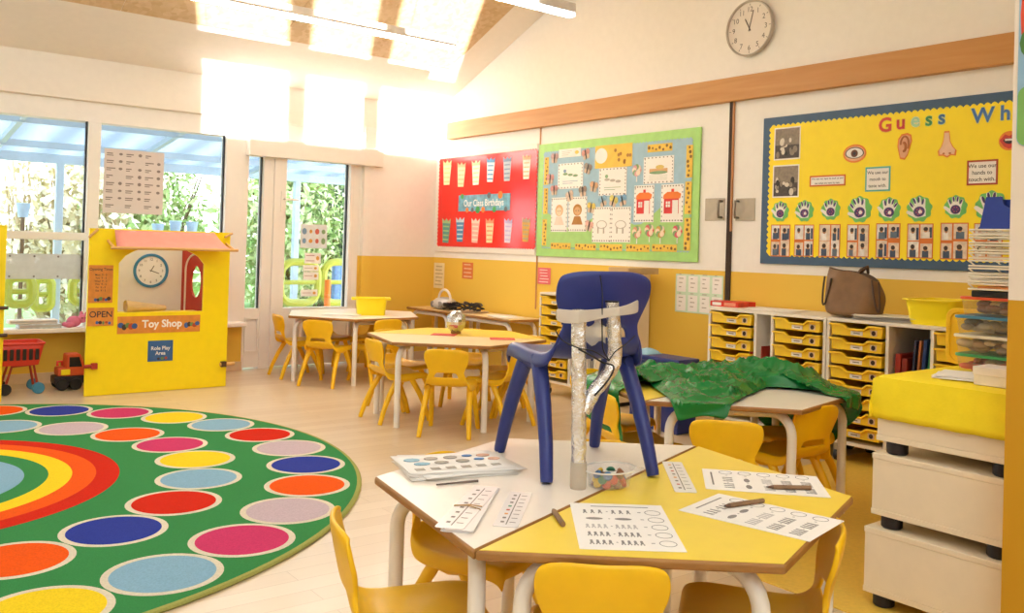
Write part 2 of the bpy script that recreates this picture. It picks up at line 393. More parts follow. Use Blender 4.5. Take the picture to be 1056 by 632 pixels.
# walls out of the frame: left wall, back wall with the high clerestory, near partition
b = MB(); b.box(XL-.15, YB-.2, 0, XL, YW+.15, 5.0); struct(b.build('wall_left', M_CEIL))
b = MB(); zt = ceil_z(YRIDGE)+.1; cz0, cz1 = 2.30, 4.24
b.box(XL, YB-.15, 0, XR, YB, cz0); b.box(XL, YB-.15, cz1, XR, YB, zt)
xs = [(-1.64, -.86), (-.725, -.115), (.015, .80)]
e = XL
for a, c_ in xs: b.box(e, YB-.15, cz0, a, YB, cz1); e = c_
b.box(e, YB-.15, cz0, XR, YB, cz1); struct(b.build('wall_back', M_CEIL))
for i, (a, c_) in enumerate(xs):
    g = MB(); g.box(a, YB-.08, cz0, c_, YB-.072, cz1); struct(g.build('window_%d' % (4+i), M_GLASS))
b = MB(); b.box(XN, YB, 0, XR, YN-.0, zt); struct(b.build('wall_near', M_WALLN))

# ================================================================== OUTSIDE
b = MB(); b.box(-12, YW+.2, -.14, 20, 30, -.06); struct(b.build('ground_patio', mat('pale paving', 'c9c0b2', .8, bump=.1, scale=3)))
b = MB(); b.box(-12, 10.9, -.06, 20, 30, -.03); o = b.build('lawn', mat('lawn green', '6f9a48', .9, var=.3, scale=30)); o['kind'] = 'structure'
M_CAN = mat('pale blue painted timber', 'b8cad9', .5, var=.03)
can = thing('canopy', 'pale blue timber canopy over the patio outside the windows', 'canopy', (2, 9, 0))
for y in (7.75, 8.75, 9.75):
    b = MB(); b.box(-3, y, 2.22-.125*(y-7.65), 7.5, y+.05, 2.285-.125*(y-7.65)); b.build('beam', M_CAN, can)
b = MB(); b.box(-3, 10.36, 1.86, 7.5, 10.44, 1.955); b.build('front_beam', M_CAN, can)
for i in range(8):
    x = -2.6+i*1.35; b = MB(); M = Matrix.Translation((x, 7.66, 2.235)) @ Matrix.Rotation(-.1243, 4, 'X'); b.box(-.025, 0, 0, .025, 2.8, .05, M); b.build('rafter', M_CAN, can)
m = bpy.data.materials.new('milky roof sheet'); m.use_nodes = True; n_ = m.node_tree.nodes; n_.remove(n_['Principled BSDF'])
tl = n_.new('ShaderNodeBsdfTranslucent'); tl.inputs[0].default_value = (.36, .41, .45, 1); tp = n_.new('ShaderNodeBsdfTransparent'); mx_ = n_.new('ShaderNodeMixShader'); mx_.inputs[0].default_value = .12
m.node_tree.links.new(tl.outputs[0], mx_.inputs[1]); m.node_tree.links.new(tp.outputs[0], mx_.inputs[2]); m.node_tree.links.new(mx_.outputs[0], n_['Material Output'].inputs[0])
wv = n_.new('ShaderNodeTexWave'); wv.inputs['Scale'].default_value = 8; rr = n_.new('ShaderNodeValToRGB'); rr.color_ramp.elements[0].color = (.27, .31, .345, 1); rr.color_ramp.elements[1].color = (.40, .44, .47, 1)
m.node_tree.links.new(wv.outputs[0], rr.inputs[0]); m.node_tree.links.new(rr.outputs[0], tl.inputs[0])
b = MB(); M = Matrix.Translation((0, 7.62, 2.305)) @ Matrix.Rotation(-.1243, 4, 'X'); b.box(-3, 0, 0, 7.5, 2.95, .012, M); b.build('roof_sheet', m, can)
p = on_y(60, 230, 10.4); b = MB(); b.box(p.x-.038, 10.365, -.06, p.x+.038, 10.435, 1.87); b.build('post', M_CAN, can, bevel=.01)
p = on_y(305, 230, 10.4); b = MB(); b.box(p.x-.038, 10.365, -.06, p.x+.038, 10.435, 1.87); b.build('post', M_CAN, can, bevel=.01)

# shrubs and trees beyond the patio
def foliage(rn, c, rad, n, size):
    mb = MB()
    for i in range(n):
        d = Vector((rn.gauss(0, 1), rn.gauss(0, 1), rn.gauss(0, 1))).normalized(); q = rn.random()**.45
        P = Vector(c)+Vector((d.x*rad[0]*q, d.y*rad[1]*q, d.z*rad[2]*q))
        if P.z < .02: continue
        a = Vector((rn.gauss(0, 1), rn.gauss(0, 1), rn.gauss(0, 1))).normalized(); c2 = a.cross(d if abs(a.dot(d)) < .9 else Vector((0, 0, 1))).normalized(); s = size*(.6+.8*rn.random())
        mb.mi = rn.randrange(3)
        mb.add([P-a*s, P+c2*s*.45, P+a*s, P-c2*s*.45], [(0, 1, 2, 3)])
    return mb
def leafmats(k, cols): return [mat('leaf %s %d' % (k, i), c, .7, var=.15) for i, c in enumerate(cols)]
LM1 = leafmats('bright', ('b4c48a', '8fae62', 'd2dca8')); LM2 = leafmats('deep', ('4a6238', '34482a', '6f8a54')); LM3 = leafmats('straw', ('efe6c8', 'd2c6a0', 'f4eedc'))
M_BARK = mat('bark', '6e5a44', .9, bump=.3)
SHR = [(-1.3, 11.7, 1.5, 1.1, 1.5, LM3, 'straw coloured leafless shrub outside the left window, at its left edge'),
       (.9, 13.1, 1.4, 1.1, 1.5, LM3, 'pale dry bush behind the blue post outside the left window'),
       (2.45, 11.7, 1.2, .8, 1.3, LM3, 'straw coloured bush outside at the right edge of the left window'),
       (3.6, 13.1, 1.4, 1.0, 1.45, LM1, 'bright green bush seen through the window beside the picture chart'),
       (5.2, 11.7, 1.4, .9, 1.4, LM1, 'tall yellow green shrub seen through the narrow glass beside the door'),
       (6.4, 13.1, 1.5, 1.0, 1.6, LM2, 'dark green shrub seen through the left half of the door glass'),
       (7.9, 11.7, 1.5, 1.0, 1.7, LM2, 'dark leafy tree seen through the right half of the door glass')]
for i, (x, y, zc, rx, rz_, lm, lab) in enumerate(SHR):
    rn = random.Random(i+3); t = thing('shrub', lab, 'shrub', (x, y, -.03), 0, 'shrubs in the garden')
    foliage(rn, (x, y, zc-.05), (rx, .62, rz_), 5200 if lm is not LM3 else 2600, .06 if lm is not LM3 else .07).build('foliage', lm, t, fix=False)
    b = MB()
    for k in range(5 if lm is not LM3 else 22):
        a = rn.uniform(-.9, .9); b.tube([(x+a*.2, y, -.03), (x+a*.6, y+rn.uniform(-.2, .2), zc*.6), (x+a*rx, y+rn.uniform(-.3, .3), zc+rz_*rn.uniform(.1, .7))], [.04, .028, .01], 6)
    b.build('stems', M_BARK if lm is not LM3 else mat('pale stems', 'b8a684', .9), t, smooth=True)
hd = foliage(random.Random(40), (10.2, 15.2, .8), (6.4, .8, 1.9), 8000, .13); o = hd.build('hedge', LM1, fix=False); tag(o, 'long clipped hedge closing the garden behind the shrubs', 'hedge'); ROOTM['hedge'] = Matrix()
# garden play furniture: rounded yellow-green frames, a blue panel, blue planters
M_LIME = mat('lime painted tube', 'aeb43c', .4)
def loop(name, px0, py0, px1, py1, y, label, r=.045):
    a = on_y(px0, py0, y); c_ = on_y(px1, py1, y); z0 = max(c_.z, -.05)
    t = thing(name, label, 'play frame', ((a.x+c_.x)/2, y, z0), 0, 'lime play frames in the garden')
    P = Plane((0, y, 0), (1, 0, 0), (0, 0, 1)); pts = [P.p(u, v) for u, v in rrect(a.x, z0+r, c_.x, a.z, min(.15, (c_.x-a.x)*.35), 6)]
    b = MB(); b.tube(pts+[pts[0]], r, 8, False); b.build('tube_frame', M_LIME, t, smooth=True)
    b = MB(); b.tube([(a.x, y, z0+.55*(a.z-z0)), (c_.x, y, z0+.55*(a.z-z0))], r*.6, 8); b.build('rail', M_LIME, t, smooth=True)
loop('climbing_loop', 8, 286, 32, 318, 9.6, 'lime tubular play frame seen low in the left window, beside the play panel edge')
loop('climbing_loop', 36, 288, 52, 322, 10.3, 'small lime play frame seen low in the left window, just left of the blue post')
loop('climbing_loop', 75, 286, 98, 316, 9.6, 'lime tubular play frame seen low in the left window, right of the blue post')
loop('climbing_loop', 290, 270, 327, 316, 9.4, 'lime tubular play frame seen through the left half of the door glass')
loop('climbing_loop', 334, 270, 366, 316, 9.4, 'lime tubular play frame seen through the door glass in front of the blue panel')
b = MB(); a = on_y(345, 268, 9.9); c_ = on_y(359, 312, 9.9); b.box(a.x, 9.9, -.05, c_.x, 9.98, a.z)
tag(b.build('play_board', mat('blue board', '5a86b4', .5, var=.25, scale=30), bevel=.02), 'blue play board with dark spots standing outside the door', 'board')
b = MB(); a = on_y(338, 290, 9.0); b.tube([(a.x, 9, -.05), (a.x, 9, .70)], .035); tag(b.build('marker_post', M_ORANGE, smooth=True), 'short orange post standing outside the door behind the yellow tub', 'post')
for px, py, lab in ((163, 229, 'pale blue watering can shape hanging outside behind the picture chart'), (181, 226, 'pale blue pot on the garden rail, first to the right of the chart'), (198, 227, 'pale blue pot on the garden rail, nearest the window post'), (24, 208, 'pale blue pot among the dry branches in the left window')):
    p = on_y(px, py+4, 10.3); t = thing('garden_pot', lab, 'pot', (p.x, 10.3, p.z-.12), 0, 'blue pots in the garden')
    b = MB(); b.lathe([(.045, 0), (.05, .02), (.065, .13), (.07, .14), (.06, .145), (.045, .03)], (p.x, 10.3, p.z-.12), 16); b.build('pot', mat('sky blue plastic', 'a8c4e0', .5), t, smooth=True)
    b = MB(); b.tube([(p.x, 10.3, -.06), (p.x, 10.3, p.z-.11)], .02, 8); b.build('stake', M_BARK, t, smooth=True)

# ================================================================== WALL CLOCK, LAMPS
p = on_x(772.5, 29, XR-.03); cu_, cv_ = -p.y, p.z
t = thing('wall_clock', 'round wall clock with thin grey rim on the white wall above the beam', 'clock', (XR, p.y, p.z))
PC = RW.at(cu_, cv_); R_ = .186
Mw = Matrix((RW.U, RW.V, RW.N)).transposed()
b = MB(); b.lathe([(R_*.94, .003), (R_, .01), (R_, .035), (R_*.975, .04), (R_*.94, .036), (R_*.93, .02)], (XR, p.y, p.z), 48, Mw.to_4x4()); b.build('rim', mat('grey clock rim', 'b9b0a4', .4, metal=.2), t, smooth=True)
b = MB(); b.prism(PC, circ(R_*.95, 48), .002, .022); b.build('dial', mat('clock dial', 'e6dcd0', .6, var=.01), t)
b = MB()
for i in range(1, 13):
    b = MB(); a = PI/2-i*PI/6; text_mb(b, PC, str(i), .128*math.cos(a), .128*math.sin(a)-.017, .048, .0235); b.build('numeral', M_NUM, t)
    b = MB(); b.rect(PC.at(.158*math.cos(a), .158*math.sin(a), a), -.006, -.0015, .006, .0015, .022, .0235); b.build('hour_mark', M_NUM, t)
for nm, a, l, wd in (('hour_hand', 118, .075, .0035), ('minute_hand', 76, .12, .0028)):
    b = MB(); b.rect(PC.at(0, 0, math.radians(a)), -.02, -wd, l, wd, .025, .027); b.build(nm, M_NUM, t)
def lamp(x0, x1, y, z, label):
    t = thing('ceiling_lamp', label, 'lamp', ((x0+x1)/2, y, z), 0, 'linear ceiling lamps')
    b = MB(); b.box(x0, y-.035, z+.012, x1, y+.035, z+.075); b.build('housing', mat('perforated lamp housing', 'd9d2ca', .5), t, bevel=.006)
    b = MB(); b.box(x0, y-.03, z-.012, x1, y+.03, z+.014); b.build('diffuser', MATS.get('lamp light') or emit_mat('lamp light', (.86, .95, 1), LAMP), t, bevel=.006)
    for x in (x0+.3, x1-.3):
        zc = ceil_z(max(y, YRIDGE)); b = MB(); b.tube([(x, y, z+.07), (x, y, zc)], .0018, 6); b.build('suspension_wire', M_STEEL, t)
lamp(1.0, 3.93, 5.78, 2.66, 'linear hanging lamp glowing in front of the plywood ceiling near the windows')
lamp(1.0, 3.93, 4.395, 2.66, 'linear hanging lamp whose right end shows at the top of the picture')
lamp(-2.4, .6, 5.78, 2.66, 'linear hanging lamp in the window row, out of the picture')
lamp(-2.4, .6, 4.395, 2.66, 'linear hanging lamp of the second row, out of the picture')
for y, where in ((2.3, 'added unseen third row, above the nearest table'), (.7, 'added unseen fourth row, above the photographer'), (-.9, 'added unseen fifth row, near the high windows')):  # lamp rows added out of view to brighten the foreground
    lamp(-2.6, .0, y, 3.75, 'linear hanging lamp of the '+where+', left piece'); lamp(.2, 2.5, y, 3.75, 'linear hanging lamp of the '+where+', right piece')

# ================================================================== RUG
rc = Vector((.286, 4.642, 0)); RR = 2.014
RCOL = {'g': '37894c', 'w': 'ded6c2', 'blue': '2c3d9c', 'pink': 'cc3a6c', 'yellow': 'f2d422', 'lb': '88b4cf', 'red': 'cf2408', 'lav': 'c6b4be', 'orange': 'ee5a0c', 'edge': 'a3a65c'}
RK = list(RCOL); rmats = [mat('rug '+k, v, .95, var=.10, scale=160, bump=.35, bscale=300, spec=.15) for k, v in RCOL.items()]
RP = Plane(rc, (1, 0, 0), (0, 1, 0)); b = MB()
prof = [(RR, 0), (RR+.006, .006), (RR, .013), (RR-.015, .014)]
b.mtl(RK.index('edge')).lathe(prof, rc, 120, caps=False); b.mtl(0).prism(RP, circ(RR-.012, 120), .0, .0138)
def ringband(r0, r1, k, z): b.mtl(RK.index(k)).ring(RP, circ(r1, 96), circ(r0, 96), .01, z)
ringband(.83, .93, 'red', .0145); ringband(.73, .83, 'orange', .0146); ringband(.632, .73, 'yellow', .0145); b.mtl(RK.index('lb')).prism(RP, circ(.534, 96), .01, .0145)
OUT = ['yellow', 'lb2', 'pink', 'lav', 'orange', 'blue', 'lav', 'red', 'lb', 'yellow', 'pink', 'blue', 'orange', 'lav', 'red', 'lb', 'yellow', 'pink', 'blue', 'orange', 'lav', 'red', 'lb', 'yellow', 'pink', 'blue', 'orange', 'lav', 'red']
def dot(rad, ang, r, k):
    q = (rad*math.cos(ang), rad*math.sin(ang))
    b.mtl(RK.index('w')).prism(RP, circ(r+.018, 40, *q), .01, .0144); b.mtl(RK.index(k)).prism(RP, circ(r-.006, 40, *q), .01, .0149)
no = 29
for i in range(no): dot(1.778, math.radians(-80.4+i*360/no), .172, OUT[i].replace('2', ''))
INN = ['orange', 'blue', 'red', 'lb', 'yellow', 'pink', 'orange', 'lav', 'lb', 'red', 'yellow', 'blue', 'pink', 'lav', 'orange', 'lb', 'red', 'yellow', 'blue', 'pink', 'lav']
ni = 21
for i in range(ni): dot(1.285, math.radians(-76.6+i*360/ni*1.0), .172, INN[i])
tag(b.build('round_rug', rmats, fix=False), 'round green rug with rings of coloured dots and rainbow circles in the middle', 'rug')

# ================================================================== TABLES
TZ = .525
def hexpt(c, th, k, r=.6): a = th+k*PI/3; return Vector((c[0]+r*math.cos(a), c[1]+r*math.sin(a), 0))
def trapezoid_table(c, th, k0, m_top, label, group, shift=(0, 0)):
    P = [hexpt(c, th, k0+i)+Vector((shift[0], shift[1], 0)) for i in range(4)]
    cen = sum(P, Vector())/4; t = thing('trapezoid_table', label, 'table', (cen.x, cen.y, 0), 0, group)
    def inset(Q, d):
        n = len(Q); R = []
        for i in range(n):
            e0 = (Q[i]-Q[i-1]).normalized(); e1 = (Q[(i+1) % n]-Q[i]).normalized()
            n0 = Vector((-e0.y, e0.x, 0)); n1 = Vector((-e1.y, e1.x, 0)); bi = (n0+n1).normalized(); R.append(Q[i]+bi*(d/bi.dot(n0)))
        return R
    pl = Plane((0, 0, 0), (1, 0, 0), (0, 1, 0))
    b = MB(); b.prism(pl, [(q.x, q.y) for q in inset(P, .001)], TZ-.021, TZ-.0006); b.build('tabletop', M_EDGE, t, bevel=.006, seg=3)
    b = MB(); b.prism(pl, [(q.x, q.y) for q in inset(P, .006)], TZ-.003, TZ); b.build('laminate_top', m_top, t)
    L = inset(P, .055)
    ends = {}
    for a, o_ in ((0, 1), (1, 0), (3, 2), (2, 3)):
        q = L[a]; d = ((L[o_]-L[a]).normalized()*.75+(cen-L[a]).normalized()).normalized(); pts = [q, q+Vector((0, 0, .2)), q+Vector((0, 0, TZ-.021-.10))]
        for i in range(1, 7): aa = i/6*PI/2; pts.append(q+Vector((0, 0, TZ-.121))+d*(.08*(1-math.cos(aa)))+Vector((0, 0, .08*math.sin(aa))))
        pts.append(pts[-1]+d*.03); ends[a] = pts[-1]
        b = MB(); b.tube(pts, .0185, 12); b.build('leg', M_METAL, t, smooth=True)
    for a, o_ in ((0, 1), (3, 2)):
        b = MB(); b.tube([ends[a], ends[o_]], .0183, 12); b.build('frame_rail', M_METAL, t, smooth=True)
    return t
FG, FGT = (1.602, 1.595), .333; T1, T1T = (3.371, 4.825), .262; T2, T2T = (3.624, 6.70), 1.112; GR, GRT = (3.22, 2.558), .194
trapezoid_table(FG, FGT, 0, M_TWHT, 'white topped half of the nearest table, under the taped blue chair', 'trapezoid tables')
trapezoid_table(FG, FGT, 3, M_TYEL, 'yellow topped half of the nearest table with worksheets on it', 'trapezoid tables')
trapezoid_table(T1, T1T, 5, M_TYEL, 'yellow topped far half of the middle table, behind the silver ball', 'trapezoid tables')
trapezoid_table(T1, T1T, 2, M_TCREAM, 'pale topped near half of the middle table with two red cards', 'trapezoid tables')
trapezoid_table(T2, T2T, 1, M_TWHT, 'white topped near half of the table by the door, holding the yellow tub', 'trapezoid tables')
trapezoid_table(T2, T2T, 4, M_TWHT, 'white topped far half of the table by the door, on its wall side', 'trapezoid tables')
trapezoid_table(GR, GRT, 0, M_TYEL, 'yellow topped left half of the table under the green sheet', 'trapezoid tables', (.0, .0))
trapezoid_table(GR, GRT, 3, M_TWHT, 'white topped right half of the table under the green sheet', 'trapezoid tables', (.0, .0))

# ================================================================== CHAIRS
US = [-1.0, -.965, -.86, -.60, -.3, 0, .3, .60, .86, .965, 1.0]
PROF = [(.168, .268), (.165, .288), (.150, .301), (.09, .303), (.02, .298), (-.06, .296), (-.105, .301), (-.132, .320), (-.149, .351),   # seat .. slot bottom
        (-.156, .377), (-.162, .388), (-.170, .425), (-.180, .470), (-.186, .500), (-.1865, .512), (-.183, .516)]
HWID = [.128, .136, .142, .146, .147, .144, .138, .128, .114, .103, .104, .122, .132, .131, .124, .112]
SLOT = 8
def shell_pt(i, j):
    u = US[i]; y, z = PROF[j]; h = HWID[j]; back = j >= SLOT
    if back:
        f = min(1, (j-SLOT)/3); y2 = y+.026*u*u*f+.010*abs(u)**6*(1-f); z2 = z-.016*abs(u)**5*(j > 11)
        return Vector((u*h, y2, z2))
    z2 = z-.007*(1-u*u)*(2 <= j <= 6)-(.036 if abs(u) == 1 else 0)*(j < SLOT)+.004*(abs(u) > .8)
    return Vector((u*h*(1.0 if abs(u) < 1 else 1.0), y, z2))
def shell(rows, skip=None):
    b = MB(); b.grid(lambda i, j: shell_pt(i, rows[j]), len(US), len(rows), skip); return b
def make_chair(name, label, cat, mm, group, lr=.92):
    t = thing(name, label, cat, (0, 0, 0), 0, group)
    shell(list(range(0, SLOT+1))).build('seat', mm, t, sub=2, solid=.011, local=True)
    rows = list(range(SLOT-1, len(PROF)))
    shell(rows, lambda i, j: j <= 1 and 3 <= i <= 6).build('backrest', mm, t, sub=2, solid=.012, local=True)
    for sx_ in (-1, 1):
        b = MB(); b.tube([(sx_*.124, -.075, .278), (sx_*.127, 0, .272), (sx_*.124, .085, .278)], [.014, .019, .014], 10); b.build('seat_rail', mm, t, smooth=True, local=True)
        for sy in (-1, 1):
            tp = Vector((sx_*.124, sy*.036, .290)); ft = Vector((sx_*.148, sy*.172+(.0 if sy > 0 else -.0), 0))
            pts = [tp+(ft-tp)*q+Vector((0, sy*.016*math.sin(PI*q), 0)) for q in (0, .15, .4, .7, .97, 1)]
            b = MB(); b.tube(pts, [lr*x for x in (.0205, .020, .0185, .0168, .0152, .014)], 12); b.build('leg', mm, t, smooth=True, local=True)
    return t
G_CH = 'yellow chairs around the tables'
def place(src, x, y, face, label, first=[True]):
    rz = math.radians(face)-PI/2
    if first[0]: first[0] = False; src.location = (x, y, 0); src.rotation_euler = (0, 0, rz); src['label'] = label; return src
    return dup(src, (x, y, 0), rz, label, G_CH)
chair0 = make_chair('child_chair', 'x', 'chair', M_CHAIR, G_CH)
def around(c, th, k, d, label, turn=0, slide=0):
    a = th+PI/6+k*PI/3; x = c[0]+d*math.cos(a)-slide*math.sin(a); y = c[1]+d*math.sin(a)+slide*math.cos(a)
    return place(chair0, x, y, math.degrees(a)+180+turn, label)
around(FG, FGT, 3, .36, 'yellow chair nearest the camera, its back against the front edge of the nearest table', 0, -.05)
around(FG, FGT, 2, .52, 'yellow chair seen side-on at the left of the nearest table, beside the rug', -12)
around(FG, FGT, 4, .37, 'yellow chair at the right end of the nearest table, beside the cream crates', 18)
around(FG, FGT, 0, .40, 'yellow chair tucked under the far side of the nearest table, below the blue chair')
around(FG, FGT, 1, .40, 'yellow chair tucked under the far left side of the nearest table, seen only beneath it')
around(GR, GRT, 3, .62, 'yellow chair with its back to us between the nearest table and the green sheet')
around(GR, GRT, 4, .34, 'yellow chair tucked under the white corner of the sheet covered table, back to the crates', -18, -.05)
around(GR, GRT, 2, .40, 'yellow chair pushed under the yellow corner of the sheet covered table', 0)
around(GR, GRT, 1, .56, 'yellow chair at the far left of the sheet covered table, behind the foil tubes')
around(GR, GRT, 5, .42, 'yellow chair deep under the sheet covered table on its cabinet side')
around(T1, T1T, 3, .53, 'yellow chair with its back to us in front of the middle table', 0, .07)
around(T1, T1T, 2, .40, 'yellow chair seen side-on at the left end of the middle table', 10)
around(T1, T1T, 4, .40, 'yellow chair at the right front of the middle table, left of the blue chair leg', 0, -.04)
around(T1, T1T, 5, .40, 'yellow chair at the right end of the middle table, mostly behind the blue chair')
around(T1, T1T, 0, .46, 'yellow chair under the far right side of the middle table, behind the silver ball')
around(T1, T1T, 1, .48, 'yellow chair under the far left side of the middle table, towards the door')
around(T2, T2T, 1, .46, 'yellow chair at the left end of the table by the door, nearest the door', 22)
around(T2, T2T, 2, .50, 'yellow chair with its back to us in front of the table by the door', 0, .05)
around(T2, T2T, 3, .36, 'yellow chair under the right front edge of the table by the door')
around(T2, T2T, 5, .38, 'yellow chair on the wall side of the table by the door')
around(T2, T2T, 0, .38, 'yellow chair on the door side of the table by the door, behind the tub')

# blue chair standing on the nearest table, its back to the camera
bl = make_chair('large_chair', 'navy blue plastic chair standing on the nearest table with foil tubes taped to it', 'chair', M_BLUE, None, 1.08)
bl.location = (1.676, 1.820, TZ+.004); bl.scale = (1.02, 1.05, 1.03); bl.rotation_euler = (0, 0, math.radians(71.6)-PI/2)

# ================================================================== TRAY CABINETS ALONG THE RIGHT WALL
CX = 4.441; CTOP = .782; CBOT = .105
CF = Plane((CX, 0, 0), (0, -1, 0), (0, 0, 1))           # plane of the cabinet fronts
def cf(px, py=340): return -on_x(px, py, CX).y           # u of a pixel on that plane
TW = .312; TP = .0775
def tray_meshes(t, u0, z0):
    """one pull-out tray: body with dipped front, rim, label and photo sticker"""
    P = CF.at(u0, z0); h = .062
    b = MB()
    front = [(.012, 0), (TW-.012, 0), (TW-.006, h), (TW*.74, h), (TW*.66, h-.020), (TW*.34, h-.020), (TW*.26, h), (.006, h)]
    b.prism(P, front, -.004, .008)
    b.rect(P, .012, 0, TW-.012, .006, -.36, -.004); b.rect(P, .012, 0, .018, h, -.36, -.004); b.rect(P, TW-.018, 0, TW-.012, h, -.36, -.004)
    rim = [(0, h-.008), (TW*.25, h-.008), (TW*.335, h-.028), (TW*.665, h-.028), (TW*.75, h-.008), (TW, h-.008), (TW, h+.002), (TW*.735, h+.002), (TW*.655, h-.018), (TW*.345, h-.018), (TW*.265, h+.002), (0, h+.002)]
    b.prism(P, rim, .006, .024)
    d = b.build('drawer', M_TRAY, t, bevel=.003)
    b = MB(); b.mtl(0).rect(P, TW*.40, .008, TW*.62, .030, .008, .0095); b.mtl(1).rect(P, TW*.45, .016, TW*.57, .021, .0095, .010); b.build('label', [M_PAPER, M_INK], d)
    b = MB(); b.mtl(0).rect(P, TW*.76, .012, TW*.88, .042, .008, .0095); b.mtl(1).prism(P, circ(.012, 12, TW*.82, .027, .013), .0095, .0102); b.build('photo_sticker', [mat('photo paper', 'e6c49a', .6), mat('dark hair', '3a2a22', .8)], d)
    return d
def dup_tray(d, t, dz=0, du=0):
    c = d.copy(); C.objects.link(c); c.parent = t; off = root_offs(d.parent, t)
    c.location = Vector((0, -du, dz))+off
    for g in [o for o in bpy.data.objects if o.parent == d]: e = g.copy(); C.objects.link(e); e.parent = c
def root_offs(a, b_): return Vector(a.location)-Vector(b_.location)
TRAY0 = [None]
def cabinet(u0, u1, cols, label, empty_rows=()):
    t = thing('tray_cabinet', label, 'cabinet', (CX+.21, -(u0+u1)/2, 0), 0, 'white tray cabinets')
    x0, x1 = CX, XR-.015; th = .017; b = MB()
    b.box(x0, -u1, CTOP-th, x1, -u0, CTOP); b.build('top_panel', M_WHITE, t, bevel=.002)
    b = MB(); b.box(x0, -u1, CBOT, x1, -u0, CBOT+th); b.build('bottom_panel', M_WHITE, t)
    b = MB(); b.box(x1-.006, -u1, CBOT+th, x1, -u0, CTOP-th); b.build('back_panel', M_WHITE, t)
    edges = sorted(set([u0+th/2, u1-th/2]+[c[0]-th/2 for c in cols if c[0] > u0+.05]))
    for e in edges:
        b = MB(); b.box(x0, -e-th/2, CBOT+th, x1, -e+th/2, CTOP-th); b.build('side_panel', M_WHITE, t)
    for ux in (u0+.06, u1-.06):
        for xx in (x0+.05, x1-.06):
            b = MB(); b.tube([(xx, -ux-.014, .034), (xx, -ux+.014, .034)], .034, 14); cw = b.build('castor', M_BLACK, t, smooth=True)
            b = MB(); b.box(xx-.02, -ux-.02, .05, xx+.02, -ux+.02, CBOT); b.build('castor_bracket', M_STEEL, t)
    for (c0, c1, kind) in cols:
        if kind != 'tray': continue
        n = int((CTOP-th-CBOT-th)/TP)
        uu = c0+(c1-c0-TW)/2
        for r_ in range(n):
            zt_ = CTOP-th-.072-r_*TP
            if TRAY0[0] is None: TRAY0[0] = (tray_meshes(t, uu, zt_), uu, zt_)
            else: d, ru, rz_ = TRAY0[0]; dup_tray(d, t, zt_-rz_, uu-ru)
    return t
uB0, uB1 = cf(729.5, 370), cf(851, 370); wB = uB1-uB0
TWc = TW+.014
cabinet(uB0, uB1, [(uB0+.017, uB0+.017+TWc, 'tray'), (uB0+.034+TWc, uB1-.034-TWc, 'open'), (uB1-.017-TWc, uB1-.017, 'tray')], 'white tray cabinet with red game boxes on top, left of the brown bag')
uC0 = uB1+.006; uC1 = uC0+.034*2+TWc*2+.22
cabinet(uC0, uC1, [(uC0+.017, uC0+.017+TWc, 'tray'), (uC0+.034+TWc, uC1-.034-TWc, 'open'), (uC1-.017-TWc, uC1-.017, 'tray')], 'white tray cabinet under the brown bag and yellow bin')
uA0 = cf(556, 330); uA1 = uA0+.034+.017+TWc+.26
cabinet(uA0, uA1, [(uA0+.017, uA0+.017+TWc, 'tray'), (uA0+.034+TWc, uA1-.017, 'open')], 'white tray cabinet by the radio table, behind the blue chair')
# folders in the open bay of cabinet A
for i in range(5):
    u = uA0+.06+TWc+i*.026; b = MB(); b.box(CX+.06, -u-.02, CBOT+.017, CX+.30, -u, CBOT+.017+.27)
    t = tag(b.build('folder', [M_PAPER, M_SILVER, M_PAPER, M_WHITE, M_SILVER][i], bevel=.002), ['leftmost', 'second', 'middle', 'fourth', 'rightmost'][i]+' of the five pale folders standing low in the cabinet behind the blue chair', 'folder', 'pale folders')
# beige cupboard right of it
ucp0 = min(uA1+.02, ucp1-.30) if 0 else uA1+.02; ucp1 = -on_x(669.5, 330, XR-.02).y
t = thing('cupboard', 'tall cream cupboard behind the blue chair, right of the tray cabinet', 'cupboard', (4.66, -(ucp0+ucp1)/2, 0))
b = MB(); b.box(CX+.0, -ucp1, .03, XR-.02, -ucp0, .955); b.build('body', M_CRATE, t, bevel=.004)
b = MB(); b.box(CX-.018, -ucp1+.004, .05, CX, -ucp0-.004, .85); dr = b.build('door', M_CRATE, t, bevel=.003)
b = MB(); b.box(CX-.02, -ucp1-.004, .865, CX+.0, -ucp0+.004, .955); b.build('drawer_front', mat('tan board', 'd9b98a', .5), t, bevel=.003)
b = MB(); b.box(CX+.02, -ucp1+.02, 0, XR-.03, -ucp0-.02, .03); b.build('plinth', M_DARK, t)
p = on_x(624, 279, CX+.1); b = MB(); b.box(CX+.06, -ucp0-.22, .955, XR-.08, -ucp0-.02, 1.0)
tag(b.build('cardboard_box', mat('cardboard', 'c9a878', .8), bevel=.004), 'flat cardboard box on the cupboard, its edge showing above the blue chair', 'box')

nx = 4.20; ya, yb_ = on_x(700, 372, nx).y, on_x(650, 372, nx).y; zn = on_x(684, 369, nx).z
t = thing('storage_crate', 'navy storage box standing behind the green sheet, beside the cream cupboard', 'box', (nx+.09, (ya+yb_)/2, 0))
b = MB(); b.box(nx, ya, 0, nx+.18, yb_, zn-.03); b.build('body', M_BLUE, t, bevel=.01); b = MB(); b.box(nx-.008, ya-.008, zn-.03, nx+.188, yb_+.008, zn); b.build('lid', M_BLUE, t, bevel=.008)
yc = on_x(667, 366, nx).y; b = MB(); b.grid(lambda i, j: Vector((nx+.01+.15*j/6, yc+.01+(yb_-yc-.02)*i/8, zn+.002+.035*math.sin(PI*min(1, max(0, i/8)))**.5*math.sin(PI*j/6)**.5+.006*noise.noise(Vector((i, j, 2))))), 9, 7); b.box(nx+.012, yc+.012, zn+.0005, nx+.158, yb_-.012, zn+.003)
